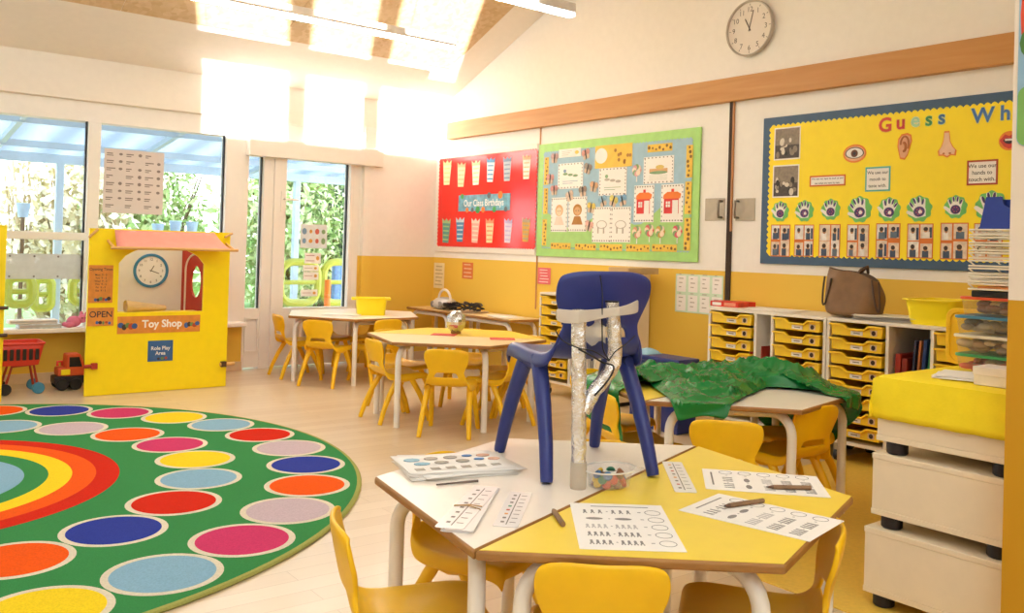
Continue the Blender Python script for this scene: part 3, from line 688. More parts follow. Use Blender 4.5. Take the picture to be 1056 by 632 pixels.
tag(b.build('folded_cloth', mat('pale blue cloth', '9cc8e0', .8, bump=.2), smooth=True), 'pale blue cloth folded on the navy storage box behind the blue chair', 'cloth')

# game boxes, papers, bag and bin on the cabinets
def onc(px, py): p = on_z(px, py, CTOP); return p
def sheet_pile(name, cx, cy, z, w_, d_, n, rz, label, cat='papers', mats=None, th=.0022):
    t = thing(name, label, cat, (cx, cy, z), rz); rn = random.Random(int(cx*977+cy*31))
    for i in range(n):
        P = Plane((0, 0, 0), (1, 0, 0), (0, 1, 0)).at(rn.uniform(-.02, .02), rn.uniform(-.015, .015), rn.uniform(-.12, .12))
        b = MB(); b.rect(P, -w_/2, -d_/2, w_/2, d_/2, i*th, i*th+th*.85); b.build('sheet', M_PAPER if not mats else mats[i % len(mats)], t, local=True)
    return t
def game_box(px, py, rz, l, w_, h, label):
    p = on_z(px, py, CTOP); x = max(CX+.05, min(p.x, XR-.12)); t = thing('game_box', label, 'box', (x, p.y, CTOP), rz, 'red game boxes')
    b = MB(); b.box(-w_/2, -l/2, 0, w_/2, l/2, h); b.build('box', mat('game box red', 'd8301e', .4, var=.2, scale=14), t, bevel=.002, local=True)
    b = MB(); P = Plane((-w_/2, 0, h/2), (0, -1, 0), (0, 0, 1)); b.rect(P, -l*.42, -h*.28, -l*.1, h*.28, 0, .001); b.mtl(1).rect(P, 0, -h*.3, l*.4, h*.3, 0, .001); b.build('print', [M_PAPER, mat('pink print', 'f09a7a', .5)], t, local=True)
game_box(752, 316, .15, .20, .13, .034, 'red and white game box lying on the left tray cabinet')
game_box(785, 315, -.25, .15, .10, .03, 'smaller red game box to the right of the red and white one')
sheet_pile('paper_pile', CX+.2, on_x(800, 321, CX+.2).y, CTOP, .22, .30, 3, .2, 'white sheets lying between the red game boxes and the brown bag')
sheet_pile('paper_pile', CX+.17, on_x(924, 333, CX+.17).y+.02, CTOP, .24, .34, 13, .25, 'messy pile of white papers between the brown bag and the yellow bin', mats=[M_PAPER, M_PAPER, mat('grey printed paper', 'c8c4c0', .8)])
# leaning red books in cabinet B, books in cabinet C
ub = (uB0+.034+TWc+uB1-.034-TWc)/2; zb = CBOT+.017
for i, (du, h, rx, m, lab) in enumerate([(-.035, .46, .22, M_RED, 'red folder leaning in the open bay between the left cabinet trays'), (.030, .46, .22, M_DRED, 'darker red book leaning beside the red folder in the left cabinet bay')]):
    M = Matrix.Translation((CX+.05, -(ub+du)+.02, zb+.004)) @ Matrix.Rotation(-.16, 4, 'X'); b = MB(); b.box(0, -.012, 0, .24, .012, h, M); tag(b.build('book', m, bevel=.003), lab, 'book')
uc = uC0+.034+TWc; CB = [(.022, .50, .03, .05, 'aa3322', 'thick red brown book standing left in the right cabinet bay'), (.058, .48, .028, .05, '8c2a1c', 'dark red book second from the left in the right cabinet bay'), (.092, .58, .012, .10, '2a2c4a', 'thin navy book leaning in the middle of the right cabinet bay'), (.115, .58, .012, .11, 'b06a3a', 'thin orange brown book leaning in the right cabinet bay'), (.138, .585, .018, .12, '24386e', 'blue book leaning beside the green one in the right cabinet bay'), (.168, .57, .016, .12, '1f7a4a', 'green book leaning rightmost in the right cabinet bay')]
for du, h, wd, lean, col, lab in CB:
    M = Matrix.Translation((CX+.03, -(uc+du), zb+.002)) @ Matrix.Rotation(lean*.6, 4, 'X'); b = MB(); b.box(0, -wd/2, 0, .26, wd/2, h, M); tag(b.build('book', mat('cover '+col, col, .5), bevel=.003), lab, 'book', 'books in the right cabinet bay')
# brown bag
bp = on_x(880, 326, CX+.15); bx, by = CX+.16, bp.y
t = thing('tote_bag', 'slouchy brown leather tote bag standing on the tray cabinet', 'bag', (bx, by, CTOP))
M_LEA = mat('brown leather', '7d5a34', .55, bump=.15, bscale=40, var=.12); M_LEAD = mat('dark leather strap', '4a3220', .5)
def bagpt(i, j):
    a = 2*PI*i/24; v = j/7; hw = .128+.045*math.sin(PI*min(1, v*.75+.1))-.005*v; hd = .11*(1-.62*v)
    ca, sa = math.cos(a), math.sin(a); x = hd*math.copysign(abs(sa)**.7, sa); y = hw*math.copysign(abs(ca)**.7, ca)
    k = y/hw                                   # +1 window side (left in view), -1 near side
    z = .235*v+v*v*(.018*k+.020*(1-k*k))+v**3*(.022*max(0, k)**6-.014*max(0, -k)**2)
    fold = .009*math.sin(5*k+3*v)*v+.006*noise.noise(Vector((k*4, v*4, 2)))
    return Vector((bx+x+fold, by+y+.02*v*v*max(0, k)**3+.004*math.sin(9*v), CTOP+z+.003))
b = MB(); b.grid(bagpt, 25, 8); vs = [bagpt(i, 0) for i in range(24)]; b.add(vs, [tuple(range(24))]); b.build('body', M_LEA, t, sub=1)
b = MB(); b.grid(lambda i, j: bagpt(i, 7)*(1-j/3)+Vector((bx, by, CTOP+.205))*(j/3)-Vector((0, 0, .015*math.sin(PI*j/3))), 25, 4); b.build('lining', M_LEAD, t, smooth=True)
for yy, dz in ((-.150, 0), (.135, .01)):
    pts = [(bx-.055-.02*math.sin(PI*k/12), by+yy+(-.032 if yy < 0 else .012)*math.sin(PI*k/12)+.02*math.cos(PI*k/12), CTOP+.215+dz-.165*math.sin(PI*k/12)*(1 if yy < 0 else .95)-.01*k/12) for k in range(13)]
    b = MB(); b.tube(pts, .0055, 8, False); b.build('strap', M_LEAD, t, smooth=True)
b = MB(); b.tube([(bx-.03, by-.02, CTOP+.23), (bx-.02, by-.05, CTOP+.265), (bx, by-.07, CTOP+.285), (bx+.02, by-.065, CTOP+.25)], [.010, .014, .012, .008], 8); b.build('folded_handle', M_LEAD, t, smooth=True)

def tub(name, cx, cy, z, l, w_, h, rz, label, m, flare=.02, lug=True, group=None):
    t = thing(name, label, 'tub', (cx, cy, z), rz, group)
    def lev(ins, zz): return [(x, y, zz) for x, y in rrect(-l/2+ins, -w_/2+ins, l/2-ins, w_/2-ins, .03, 3)]
    prof = [lev(flare+.002, .002), lev(flare, 0), lev(0, h), lev(-.012, h), lev(-.012, h+.008), lev(.004, h+.008), lev(flare+.004, .006)]
    n = len(prof[0]); b = MB(); vs = [v for p in prof for v in p]; fs = []
    for a in range(len(prof)-1):
        for i in range(n): fs.append((a*n+i, a*n+(i+1) % n, (a+1)*n+(i+1) % n, (a+1)*n+i))
    fs += [tuple(range(n)), tuple((len(prof)-1)*n+i for i in range(n))[::-1]]
    b.add(vs, fs); b.build('body', m, t, smooth=True, local=True, ang=35)
    if lug:
        for s in (-1, 1):
            b = MB(); b.box(min(s*l/2, s*(l/2+.035)), -w_*.28, h-.012, max(s*l/2, s*(l/2+.035)), w_*.28, h+.009); b.build('handle', m, t, bevel=.004, local=True)
    return t
p = on_x(975, 335, CX+.2); tub('storage_bin', CX+.2, p.y+.02, CTOP, .26, .30, .125, PI/2+0, 'yellow plastic bin on the right end of the tray cabinets', M_TUB, lug=False)

# ================================================================== RADIO TABLES
def bench(u0, u1, top, label):
    t = thing('side_table', label, 'table', (4.70, -(u0+u1)/2, 0), 0, 'side tables under the red board'); x0, x1 = 4.515, 4.872
    b = MB(); b.box(x0, -u1+.002, TZ-.021, x1, -u0-.002, TZ-.0006); b.build('tabletop', M_EDGE, t, bevel=.005)
    b = MB(); b.box(x0+.006, -u1+.008, TZ-.003, x1-.006, -u0-.008, TZ); b.build('laminate_top', top, t)
    for uu, s in ((u0+.05, 1), (u1-.05, -1)):
        for x in (x0+.045, x1-.045):
            pts = [(x, -uu, 0), (x, -uu, .3), (x, -uu, TZ-.121)]+[(x, -uu-s*.08*(1-math.cos(i/6*PI/2)), TZ-.121+.08*math.sin(i/6*PI/2)) for i in range(1, 7)]
            b = MB(); b.tube(pts, .0175, 12); b.build('leg', M_METAL, t, smooth=True)
    for x in (x0+.045, x1-.045):
        b = MB(); b.tube([(x, -u0-.125, TZ-.041), (x, -u1+.125, TZ-.041)], .0175, 12); b.build('frame_rail', M_METAL, t, smooth=True)
yl, ym, yr = 7.30, 6.62, 5.70
bench(-yl, -ym, mat('tan laminate', 'd9b67a', .4), 'tan side table in the corner under the red board with the radio on it')
bench(-ym+.01, -yr, M_TCREAM, 'pale side table between the radio table and the tray cabinet')
# radio
p = on_z(437, 309, TZ); rx_, ry_ = 4.70, 6.93
t = thing('radio', 'silver portable radio with a white carrying handle on the corner side table', 'radio', (rx_, ry_, TZ))
b = MB(); b.lathe([(.06, 0), (.115, .008), (.135, .04), (.125, .075), (.09, .098), (.03, .105)], (rx_, ry_, TZ), 28, Matrix.Diagonal((.8, 1, 1)).to_4x4()); b.build('body', M_SILVER, t, smooth=True)
b = MB(); b.tube([(rx_, ry_+.10*math.cos(PI*k/12), TZ+.075+.105*math.sin(PI*k/12)) for k in range(13)], .0115, 10); b.build('handle', M_UPVC, t, smooth=True)
for s in (-1, 1):
    b = MB(); b.lathe([(.03, .0), (.03, .012), (.02, .014)], (rx_-.085, ry_+s*.06, TZ+.045), 16, Matrix.Rotation(-PI/2, 4, 'Y')); b.build('speaker', mat('speaker grey', '8d8a88', .6), t, smooth=True)
b = MB(); b.lathe([(.045, .0), (.045, .008), (.03, .011)], (rx_, ry_, TZ+.1), 20); b.build('disc_lid', mat('grey lid', 'a8a6a6', .35), t, smooth=True)
rn = random.Random(5)
for (x, y, lab, n) in ((4.64, 6.70, 'tangled black cables heaped beside the radio', 30), (4.66, 6.42, 'second tangle of black cables on the pale side table', 26)):
    pts = []
    for k in range(n*3):
        a = k*.62; r = .05+.03*math.sin(k*.37); pts.append((x+r*math.cos(a)*1.0+rn.uniform(-.01, .01), y+r*1.5*math.sin(a)+rn.uniform(-.012, .012), TZ+.008+.075*abs(math.sin(k*.23))*(.6+.4*rn.random())))
    b = MB(); b.tube(pts, .0065, 6); t = tag(b.build('cable_tangle', M_BLACK, smooth=True), lab, 'cables', 'black cables by the radio')
sheet_pile('paper_pile', 4.68, 6.52, TZ, .21, .28, 6, .3, 'tan paper pile under the black cables', mats=[mat('tan paper', 'd8c0a0', .8)])
sheet_pile('paper_pile', 4.68, 5.98, TZ, .22, .30, 4, -.3, 'white sheets at the right end of the pale side table')
for z in (0,):
    for o in bpy.data.objects:
        if o.name.startswith('cable_tangle.'): o.location.z = .014

# ================================================================== TABLE BY THE DOOR AND MIDDLE TABLE THINGS
p = on_z(365, 325, TZ); tub('storage_tub', 3.70, 6.54, TZ, .25, .20, .135, .30-.75, 'bright yellow plastic tub with lug handles on the table by the door', M_TUB, .012)
sheet_pile('paper_pile', 3.45, 6.58, TZ, .21, .297, 4, .9, 'white papers lying left of the yellow tub on the table by the door')
p = on_z(470, 344, TZ); t = thing('foil_ball', 'dented silver foil ball with a painted brown reflection below it on the middle table', 'ball', (p.x, p.y, TZ))
b = MB(); rn = random.Random(9)
def fb(i, j):
    a = 2*PI*(i % 16)/16; q = PI*j/12; d = Vector((math.sin(q)*math.cos(a), math.sin(q)*math.sin(a), -math.cos(q)))
    r = .066*(1+.16*noise.noise(d*3.1)); return Vector((p.x, p.y, TZ+.082))+Vector((d.x*r, d.y*r, d.z*r*1.12))
b.grid(fb, 17, 13); b.build('foil', mat('silver foil', 'cfccc6', .22, metal=.95, bump=.25, bscale=30), t, smooth=True, ang=12)
b = MB(); b.lathe([(.030, 0), (.034, .003), (.034, .014), (.028, .018)], (p.x, p.y, TZ), 24); b.build('painted_reflection', mat('brown reflection tone', 'a8763e', .4, metal=.5), t, smooth=True)  # brown disc imitates the reflection under the ball, which rests on the table
def tcard(px, py, w_, d_, rz, m, label, name='red_card', cat='card'):
    p = on_z(px, py, TZ); P = Plane((p.x, p.y, TZ), (1, 0, 0), (0, 1, 0)).at(0, 0, rz); b = MB(); b.rect(P, -w_/2, -d_/2, w_/2, d_/2, .0003, .004); return tag(b.build(name, m), label, cat)
M_RCARD = mat('red card', 'd84a3e', .6)
tcard(458, 345.3, .16, .11, -.8, M_RCARD, 'red card lying in front of the silver foil ball'); tcard(518, 349.6, .16, .11, -.6, M_RCARD, 'red card at the right side of the middle table')

# ================================================================== CREAM CRATES
PX, PY = 2.70, 1.505
M_CAST = mat('black castor rubber', '1d1518', .5)
def crate(z, x0, y1, label, h=.196, c=.041):
    w_, d_ = .43, .62; t = thing('rolling_crate', label, 'crate', (x0+d_/2, y1-w_/2, z), 0, 'stacked cream crates')
    for xx in (x0+.042, x0+d_-.042):
        for yy in (y1-.05, y1-w_+.052):
            b = MB(); b.lathe([(.028, 0), (.033, .005), (.033, c*.85), (.031, c)], (xx, yy, z), 20); b.build('castor', M_CAST, t, smooth=True)
    zz = z+c
    b = MB(); b.box(x0, y1-w_, zz, x0+d_, y1, zz+.018); b.build('base_panel', M_CRATE, t, bevel=.002)
    b = MB(); b.box(x0+.002, y1-w_+.002, zz+.018, x0+d_-.002, y1-.002, zz+h-.018); b.build('body', M_CRATE, t, bevel=.002)
    b = MB(); b.box(x0, y1-w_, zz+h-.018, x0+d_, y1, zz+h); b.build('top_panel', M_CRATE, t, bevel=.002)
    return zz+h
z1 = crate(0.004, 2.706, 1.545, 'bottom cream wooden crate of the stack, castors on the floor', .208)
z2 = crate(z1, 2.722, 1.533, 'middle cream wooden crate of the stack, on black castors')
z3 = crate(z2, 2.730, 1.525, 'top cream wooden crate, half covered by the yellow cloth', .203)
# yellow cloth draped over the top crate
def drape(x0, y0, x1, y1, z, dx0, dy1, dx1, name, m, label, cat):
    """cloth over a box top: hangs dx0 over the x0 side, dy1 over the y1 side"""
    xs_ = [x0-.006-.0*k for k in range(1)]; N = 30; seed = 3
    def ax(q, a, b_, da, db):     # arc position to (coord, drop)
        if q < 0: return a-.006, -q
        if q > b_-a: return b_+.006, q-(b_-a)
        return a+q, 0
    LX, LY = x1-x0, y1-y0; nu, nv = 44, 34
    def fn(i, j):
        qx = -dx0+(LX+dx0+dx1)*i/(nu-1); qy = -.004+(LY+dy1+.004)*j/(nv-1)
        x, ddx = ax(qx, x0, x1, dx0, dx1); y, ddy = ax(qy, y0, y1, 0, dy1); d = max(ddx, ddy)
        wv_ = .006*noise.noise(Vector((qx*9, qy*9, 2)))*(1+8*d)
        if ddx > 0 and ddy > 0: d = max(ddx, ddy); x -= .03*min(ddx, ddy)*6*(1 if x < x0 else -1); 
        zz = z+.004-d+.0015*noise.noise(Vector((qx*22, qy*22, 7)))
        if ddx > 0: x += (-1 if x < x0 else 1)*(abs(wv_)+.002)
        if ddy > 0: y += abs(wv_)+.002
        return Vector((x, y, zz))
    b = MB(); b.grid(fn, nu, nv); o = b.build(name, m, smooth=True, ang=60); s_ = o.modifiers.new('thickness', 'SOLIDIFY'); s_.thickness = .0016; s_.offset = 1
    return tag(o, label, cat)
M_YCL = mat('yellow cotton cloth', 'fbe21c', .75, var=.03, bump=.1, bscale=150)
drape(2.730, 1.098, 3.350, 1.525, z3, .135, .13, .05, 'yellow_cloth', M_YCL, 'bright yellow cloth draped over the top cream crate', 'cloth')
ZC = z3+.0075
# stacked lidded boxes on the cloth
BX0, BX1, BY0, BY1 = 3.06, 3.25, 1.13, 1.425
M_CLR = mat('clear box plastic', 'd8d0c0', .2, alpha=.14, var=.02); 
zc = ZC
LIDS = [('green', '3f9a58', 'plastic box with green lid, lowest of the four on the yellow cloth', ('d8502a', 'c23a22', 'b08a60')), ('cream', 'e6dcc4', 'plastic box with cream lid, second from the bottom of the stack', ('b98a55', '7a5c3c', 'c9a878')), ('blue', '3f83a8', 'plastic box with blue lid, second from the top of the stack', ('a89a80', '86785e', '5a5044')), ('red', 'e2542c', 'plastic box with orange red lid, topmost of the four', ('8a5a36', '6a4630', 'd8b050'))]
for k, (nm, col, lab, cont) in enumerate(LIDS):
    rn = random.Random(k+20); ox = [-.004, -.012, .004, .0][k]; x0, x1, y0, y1 = BX0+ox*0, BX1, BY0, BY1+[.012, .018, .016, .0][k]; h = .0545
    t = thing('lidded_box', lab, 'box', ((x0+x1)/2, (y0+y1)/2, zc), 0, 'lidded plastic boxes on the yellow cloth')
    pl = Plane((0, 0, 0), (1, 0, 0), (0, 1, 0)); n = 20
    o1 = [pl.p(u, v) for u, v in rrect(x0+.008, y0+.008, x1-.008, y1-.008, .02)]; o2 = [pl.p(u, v) for u, v in rrect(x0, y0, x1, y1, .022)]
    b = MB(); m_ = len(o1); up = Vector((0, 0, 1)); b.add([v+up*zc for v in o1]+[v+up*(zc+h) for v in o2], [tuple(range(m_))]+[(i, (i+1) % m_, m_+(i+1) % m_, m_+i) for i in range(m_)]); b.build('box_body', M_CLR, t, smooth=True)
    b = MB(); b.prism(pl, rrect(x0-.004, y0-.004, x1+.004, y1+.004, .024), zc+h, zc+h+.0095); b.build('lid', mat(nm+' lid', col, .4), t, bevel=.002)
    b = MB()
    for i in range(60):
        b.mi = rn.randrange(3); c_ = (rn.uniform(x0+.026, x1-.026), rn.uniform(y0+.026, y1-.026), zc+.016+rn.random()*.024); b.ball(c_, .012+.008*rn.random(), 8, (1, 1+rn.random(), .8))
    o = b.build('contents', [mat('bits '+c_, c_, .6) for c_ in cont], t, smooth=True); o['kind'] = 'stuff'
    zc += h+.0095
# black tray, stack of white wire trays and blue caddy on the boxes
WX0, WX1, WY0, WY1 = 3.05, 3.26, 1.125, 1.395
b = MB(); b.box(WX0+.005, WY0, zc, WX1, WY1-.01, zc+.022); tag(b.build('black_tray', M_BLACK, bevel=.004), 'flat black tray between the red lidded box and the wire trays', 'tray'); zc += .022
M_WIRE = mat('white coated wire', 'e9e2d2', .4); rn = random.Random(2)
tops = ['ed9a5a', 'e9e2d6', 'f0c64a', '4a6a86', 'e6b890', 'd8c8a8', 'e2a070', 'e9e2d6']
WLAB = ['lowest wire tray, resting on the black tray', 'second wire tray from the bottom', 'third wire tray from the bottom', 'fourth wire tray from the bottom', 'fourth wire tray from the top', 'third wire tray from the top', 'second wire tray from the top', 'topmost wire tray under the blue caddy']
for k in range(8):
    z = zc+.0005; hgt = .0252; t = thing('wire_tray', 'white '+WLAB[k], 'tray', ((WX0+WX1)/2, (WY0+WY1)/2, z), 0, 'stacked white wire trays')
    b = MB()
    for zz in (z+.004, z+hgt-.004):
        P_ = [(x_, y_, zz) for x_, y_ in rrect(WX0, WY0, WX1, WY1, .012, 4)]; b.tube(P_+[P_[0]], .0032, 6, False)
    for yy in (WY1-.002, (WY0+WY1)/2, WY0+.06):
        b.tube([(WX0, yy, z+hgt-.004), (WX0+.004, yy-.02, z+.004), (WX1-.004, yy-.02, z+.004), (WX1, yy, z+hgt-.004)], .0026, 6)
    b.build('wire_frame', M_WIRE, t, smooth=True)
    if k in (2, 6): zc += hgt+.0005; continue
    b = MB(); b.rect(Plane((0, 0, 0), (1, 0, 0), (0, 1, 0)), WX0+.008, WY0+.01, WX1-.008, WY1-.03, z+.007, z+.010+.004*rn.random()); b.build('papers', mat('tray paper '+tops[k], tops[k], .7), t)
    zc += hgt+.0005
t = thing('desk_caddy', 'blue desk caddy with notched rim on top of the wire trays', 'caddy', ((WX0+WX1)/2, WY1-.15, zc)); M_CAD = mat('royal blue plastic', '2744a8', .5, bump=.1)
P = Plane((WX0+.02, WY1-.025, zc), (0, -1, 0), (0, 0, 1)); F_ = [(0, 0), (.2, 0), (.2, .12), (.13, .12), (.125, .075), (.095, .065), (.075, .08), (.07, .105), (.02, .105)]
b = MB(); b.prism(P, F_, -.006, 0); b.build('front', M_CAD, t); b = MB(); b.prism(P, F_, -.15, -.144); b.build('back', M_CAD, t)
b = MB(); b.rect(P, 0.0, 0, .2, .006, -.144, -.006); b.build('base', M_CAD, t); b = MB(); b.prism(P, [(.0, .006), (.006, .006), (.024, .104), (.018, .104)], -.144, -.006); b.rect(P, .194, .006, .2, .118, -.144, -.006); b.build('side_panel', M_CAD, t)
# white box of cards, papers and an upright yellow tray on the cloth
p = on_z(1024, 400, ZC); t = thing('card_box', 'white open card box at the right front of the yellow cloth', 'box', (2.86, 1.18, ZC)); b = MB(); M_WB = mat('white card', 'ebe2da', .7)
P = Plane((2.80, 1.255, ZC), (0, -1, 0), (0, 0, 1)); b.rect(P, 0, 0, .14, .052, -.1, 0); b.build('body', M_WB, t, bevel=.002); b = MB(); b.rect(P, -.003, .03, .143, .056, -.103, .003); b.build('lid', M_WB, t, bevel=.002)
sheet_pile('paper_pile', 3.10, 1.49, ZC, .12, .05, 1, 0, 'x') if 0 else None
t = sheet_pile('paper_pile', 2.955, 1.30, ZC, .19, .25, 4, .25, 'loose white papers lying on the yellow cloth in front of the lidded boxes')
p = on_x(987, 350, 3.295); t = thing('upright_tray', 'orange yellow plastic tray standing on edge behind the lidded boxes', 'tray', (3.30, p.y, ZC))
P = Plane((3.285, p.y, ZC), (0, -1, 0), (0, 0, 1)); b = MB(); b.prism(P, rrect(-.028, 0, .28, .195, .03), -.045, -.002); b.build('body', M_CHAIR, t, bevel=.006); b = MB(); b.ring(P, rrect(-.036, -.0, .288, .203, .035), rrect(-.02, .012, .272, .187, .03), -.01, .003); b.build('rim', M_CHAIR, t, bevel=.003)

# ================================================================== GREEN SHEET OVER THE TABLE
HEXP = [hexpt(GR, GRT, k) for k in range(6)]
def hex_clamp(p):
    """inside: distance <= 0; outside: nearest boundary point and distance"""
    best = None
    inside = True
    for i in range(6):
        a, c_ = HEXP[i], HEXP[(i+1) % 6]; e = c_-a; nrm = Vector((e.y, -e.x, 0)).normalized()
        if (p-a).dot(nrm) > 0: inside = False
        tq = max(0, min(1, (p-a).dot(e)/e.dot(e))); q = a+e*tq; d = (p-q).length
        if best is None or d < best[0]: best = (d, q, nrm)
    return inside, best
out_px = [(638, 404), (652, 395), (672, 397), (692, 403), (712, 412), (750, 414), (766, 411), (790, 401), (838, 404), (866, 411), (884, 408)]
top_px = [(897, 396), (880, 388), (858, 384), (838, 380), (800, 378), (760, 380), (720, 380), (690, 378), (660, 378), (640, 380), (628, 384), (612, 388)]
OUT = [on_z(x, y, TZ) for x, y in out_px+top_px]; OUT = [Vector((p.x, p.y, 0)) for p in OUT]
cen = sum(OUT, Vector())/len(OUT)
EXT = {0: .20, 1: .06, 2: 0, 3: .10, 4: .17, 5: .15, 6: .03, 7: 0, 8: .02, 9: .03, 10: .05, 11: .05, 12: .03, 21: .14, 22: .24}
OUT2 = [p+(p-cen).normalized()*EXT.get(i, .02) for i, p in enumerate(OUT)]
def rpoint(k, n):
    f = k/n*len(OUT2); i = int(f) % len(OUT2); q = f-int(f); return OUT2[i]*(1-q)+OUT2[(i+1) % len(OUT2)]*q
NA, NR = 260, 90
def crumple(p):
    v = 0; q = Vector((p.x, p.y, 0))
    q = Vector((q.x*.62+q.y*.35, q.y*.8-q.x*.25, 0))
    v += .034*max(0, 1-abs(noise.noise(q*4.0+Vector((3, 1, 0))))*3.0)**1.3
    v += .017*max(0, 1-abs(noise.noise(q*9+Vector((7, 5, 1))))*3)
    v += .011*max(0, 1-abs(noise.noise(q*19+Vector((2, 8, 3))))*3)
    v += .006*max(0, 1-abs(noise.noise(q*44+Vector((4, 1, 6))))*3)
    return v
def shp(i, j):
    rim = rpoint(i % NA, NA); s_ = (j/(NR-1)); p = cen+(rim-cen)*s_
    wob = noise.noise(Vector((p.x*7, p.y*7, 9)))*.035*s_; p = p+(rim-cen).normalized()*wob
    ins, (d, q, nrm) = hex_clamp(p)
    edge = min(1, d/.10) if ins else 0
    hump = .066*math.exp(-(((p.x-3.50)/.20)**2+((p.y-2.48)/.22)**2)) + .03*math.exp(-(((p.x-3.0)/.35)**2+((p.y-2.75)/.2)**2))
    fall = min(1, (1-s_)/.16)
    if ins: return Vector((p.x, p.y, TZ+.004+(crumple(p)+hump)*(.20+.80*edge)*(.15+.85*fall)))
    dd = d; off = .008+.022*abs(noise.noise(p*8))+.05*min(.12, dd)
    return Vector((q.x+nrm.x*off, q.y+nrm.y*off, TZ+.006-dd*.96+.02*noise.noise(p*11)*min(1, dd*8)))
b = MB(); b.grid(shp, NA+1, NR); o = b.build('green_sheet', mat('green plastic sheet', '087a36', .27, var=.1, scale=7, bump=.2, bscale=30), smooth=True, ang=40)
m_ = o.modifiers.new('thickness', 'SOLIDIFY'); m_.thickness = .002; m_.offset = 1
tag(o, 'crumpled glossy green sheet heaped over the table in front of the tray cabinets', 'sheet')

# ================================================================== DISPLAY BOARDS
def scallop(u0, v0, u1, v1, st, amp, pts=4):
    """outline with a wavy edge bulging outward"""
    P = []
    def side(a, c_, nx, ny):
        L = math.hypot(c_[0]-a[0], c_[1]-a[1]); n = max(2, round(L/st))
        for i in range(n):
            for k in range(pts):
                q = (i+k/pts)/n; h = amp*abs(math.sin(PI*k/pts)); P.append((a[0]+(c_[0]-a[0])*q+nx*h, a[1]+(c_[1]-a[1])*q+ny*h))
    side((u0, v0), (u1, v0), 0, -1); side((u1, v0), (u1, v1), 1, 0); side((u1, v1), (u0, v1), 0, 1); side((u0, v1), (u0, v0), -1, 0)
    return P
def wall_item(px, py, w_px, h_px, off=.03):
    """centre, width and height on the right wall of an item centred at a pixel"""
    c_ = rw(px, py, off); a = rw(px-w_px/2, py, off); e = rw(px+w_px/2, py, off); t_ = rw(px, py-h_px/2, off); q = rw(px, py+h_px/2, off)
    return c_[0], c_[1], abs(e[0]-a[0]), abs(t_[1]-q[1])
def at_rw(u, v, n): p = RW.p(u, v, n); return (p.x, p.y, p.z)
# --- red board
ru0, ru1, rv0, rv1 = rw(454, 210)[0], rw(554, 205)[0], 1.118, 1.958
t = thing('display_board', 'red display board with birthday cut-outs, nearest the window corner', 'board', at_rw((ru0+ru1)/2, rv0, 0))
b = MB(); b.rect(RW, ru0-.045, rv0-.06, ru1+.0, rv1+.055, .0, .012); b.build('backing', M_WHITE, t, bevel=.003)
b = MB(); b.prism(RW, scallop(ru0, rv0, ru1, rv1, .035, .012), .0125, .016); b.build('red_paper', mat('glossy red paper', 'e8281e', .16, var=.03), t)
GC = [('f3dfb0', 'e8c88a'), ('f4dcae', 'eab888'), ('eef0dc', 'b8d8a0'), ('e8eef0', '5a9cc8'), ('b8c2cc', '7a8ea8'), ('f4ece2', 'e8b88a'), ('5a9a90', 'a8c48a'), ('3f86b8', 'c8dce8'), ('f0b0a0', 'f4dcc8'), ('f4d8a8', 'e89a70'), ('e0d8ec', 'c8b8e0'), ('d8a848', 'b8a890')]
GP = [(460, 178), (474.6, 180), (489.8, 178), (504.8, 175), (522, 174), (541.9, 172), (459, 237.7), (473.3, 236.7), (489, 237.7), (503.8, 237.7), (522.7, 237.7), (541.2, 236.7)]
GW = ['cream gift cut-out at the left end of the top row', 'cream gift cut-out second from the left in the top row', 'white and green gift cut-out third in the top row', 'white and blue gift cut-out fourth in the top row', 'grey blue gift cut-out fifth in the top row', 'white and orange gift cut-out ending the top row', 'teal gift cut-out at the left end of the bottom row', 'blue gift cut-out second from the left in the bottom row', 'pink gift cut-out third in the bottom row', 'peach gift cut-out fourth in the bottom row', 'pale lilac gift cut-out fifth in the bottom row', 'gold gift cut-out at the right end of the bottom row']
for (px, py), (c1, c2), lab in zip(GP, GC, GW):
    u, v, wd, ht = wall_item(px, py, 8, 25); P = RW.at(u, v, random.uniform(-.05, .05)); w2, h2 = wd*.5, ht*.5
    t = thing('paper_gift', lab+' of the red board', 'cut-out', at_rw(u, v, .017), 0, 'birthday cut-outs on the red board')
    b = MB(); b.prism(P, [(-w2*.72, -h2), (w2*.72, -h2), (w2, h2*.62), (-w2, h2*.62)], .0165, .018); b.mtl(1)
    for k in range(4): b.rect(P, -w2*.72, -h2*.8+k*h2*.36, w2*.72, -h2*.68+k*h2*.36, .018, .0184)
    b.build('gift', [mat('gift '+c1, c1, .6), mat('gift '+c2, c2, .6)], t)
    b = MB(); b.prism(P, [(-w2, h2*.6), (w2, h2*.6), (w2*1.05, h2), (w2*.45, h2*.78), (0, h2*1.02), (-w2*.45, h2*.78), (-w2*1.05, h2)], .0182, .0195); b.build('bow', mat('gift '+c2, c2, .6), t)
u, v, wd, ht = wall_item(497.5, 208.8, 53, 17); P = RW.at(u, v)
t = thing('birthday_banner', 'blue banner with birthday words in the middle of the red board', 'banner', at_rw(u, v, .017))
b = MB(); b.rect(P, -wd/2, -ht/2, wd/2, ht/2, .0165, .019); b.build('card', mat('banner blue', '6fa4b8', .5, var=.35, scale=18), t)
b = MB(); text_mb(b, P, 'Our Class Birthdays', 0, -.03, .088, .0195, bold=.012, xs=.86); b.build('lettering', M_PAPER, t)
b = MB(); rn = random.Random(8)
for k in range(9): b.mi = k % 3; b.prism(P, circ(.022+.015*rn.random(), 12, -wd/2+.06+k*(wd-.12)/8, rn.choice([-.065, .065])), .019, .0192)
b.build('picture_print', [M_GREEN, M_ORANGE, mat('print grey', '5c6268', .6)], t)

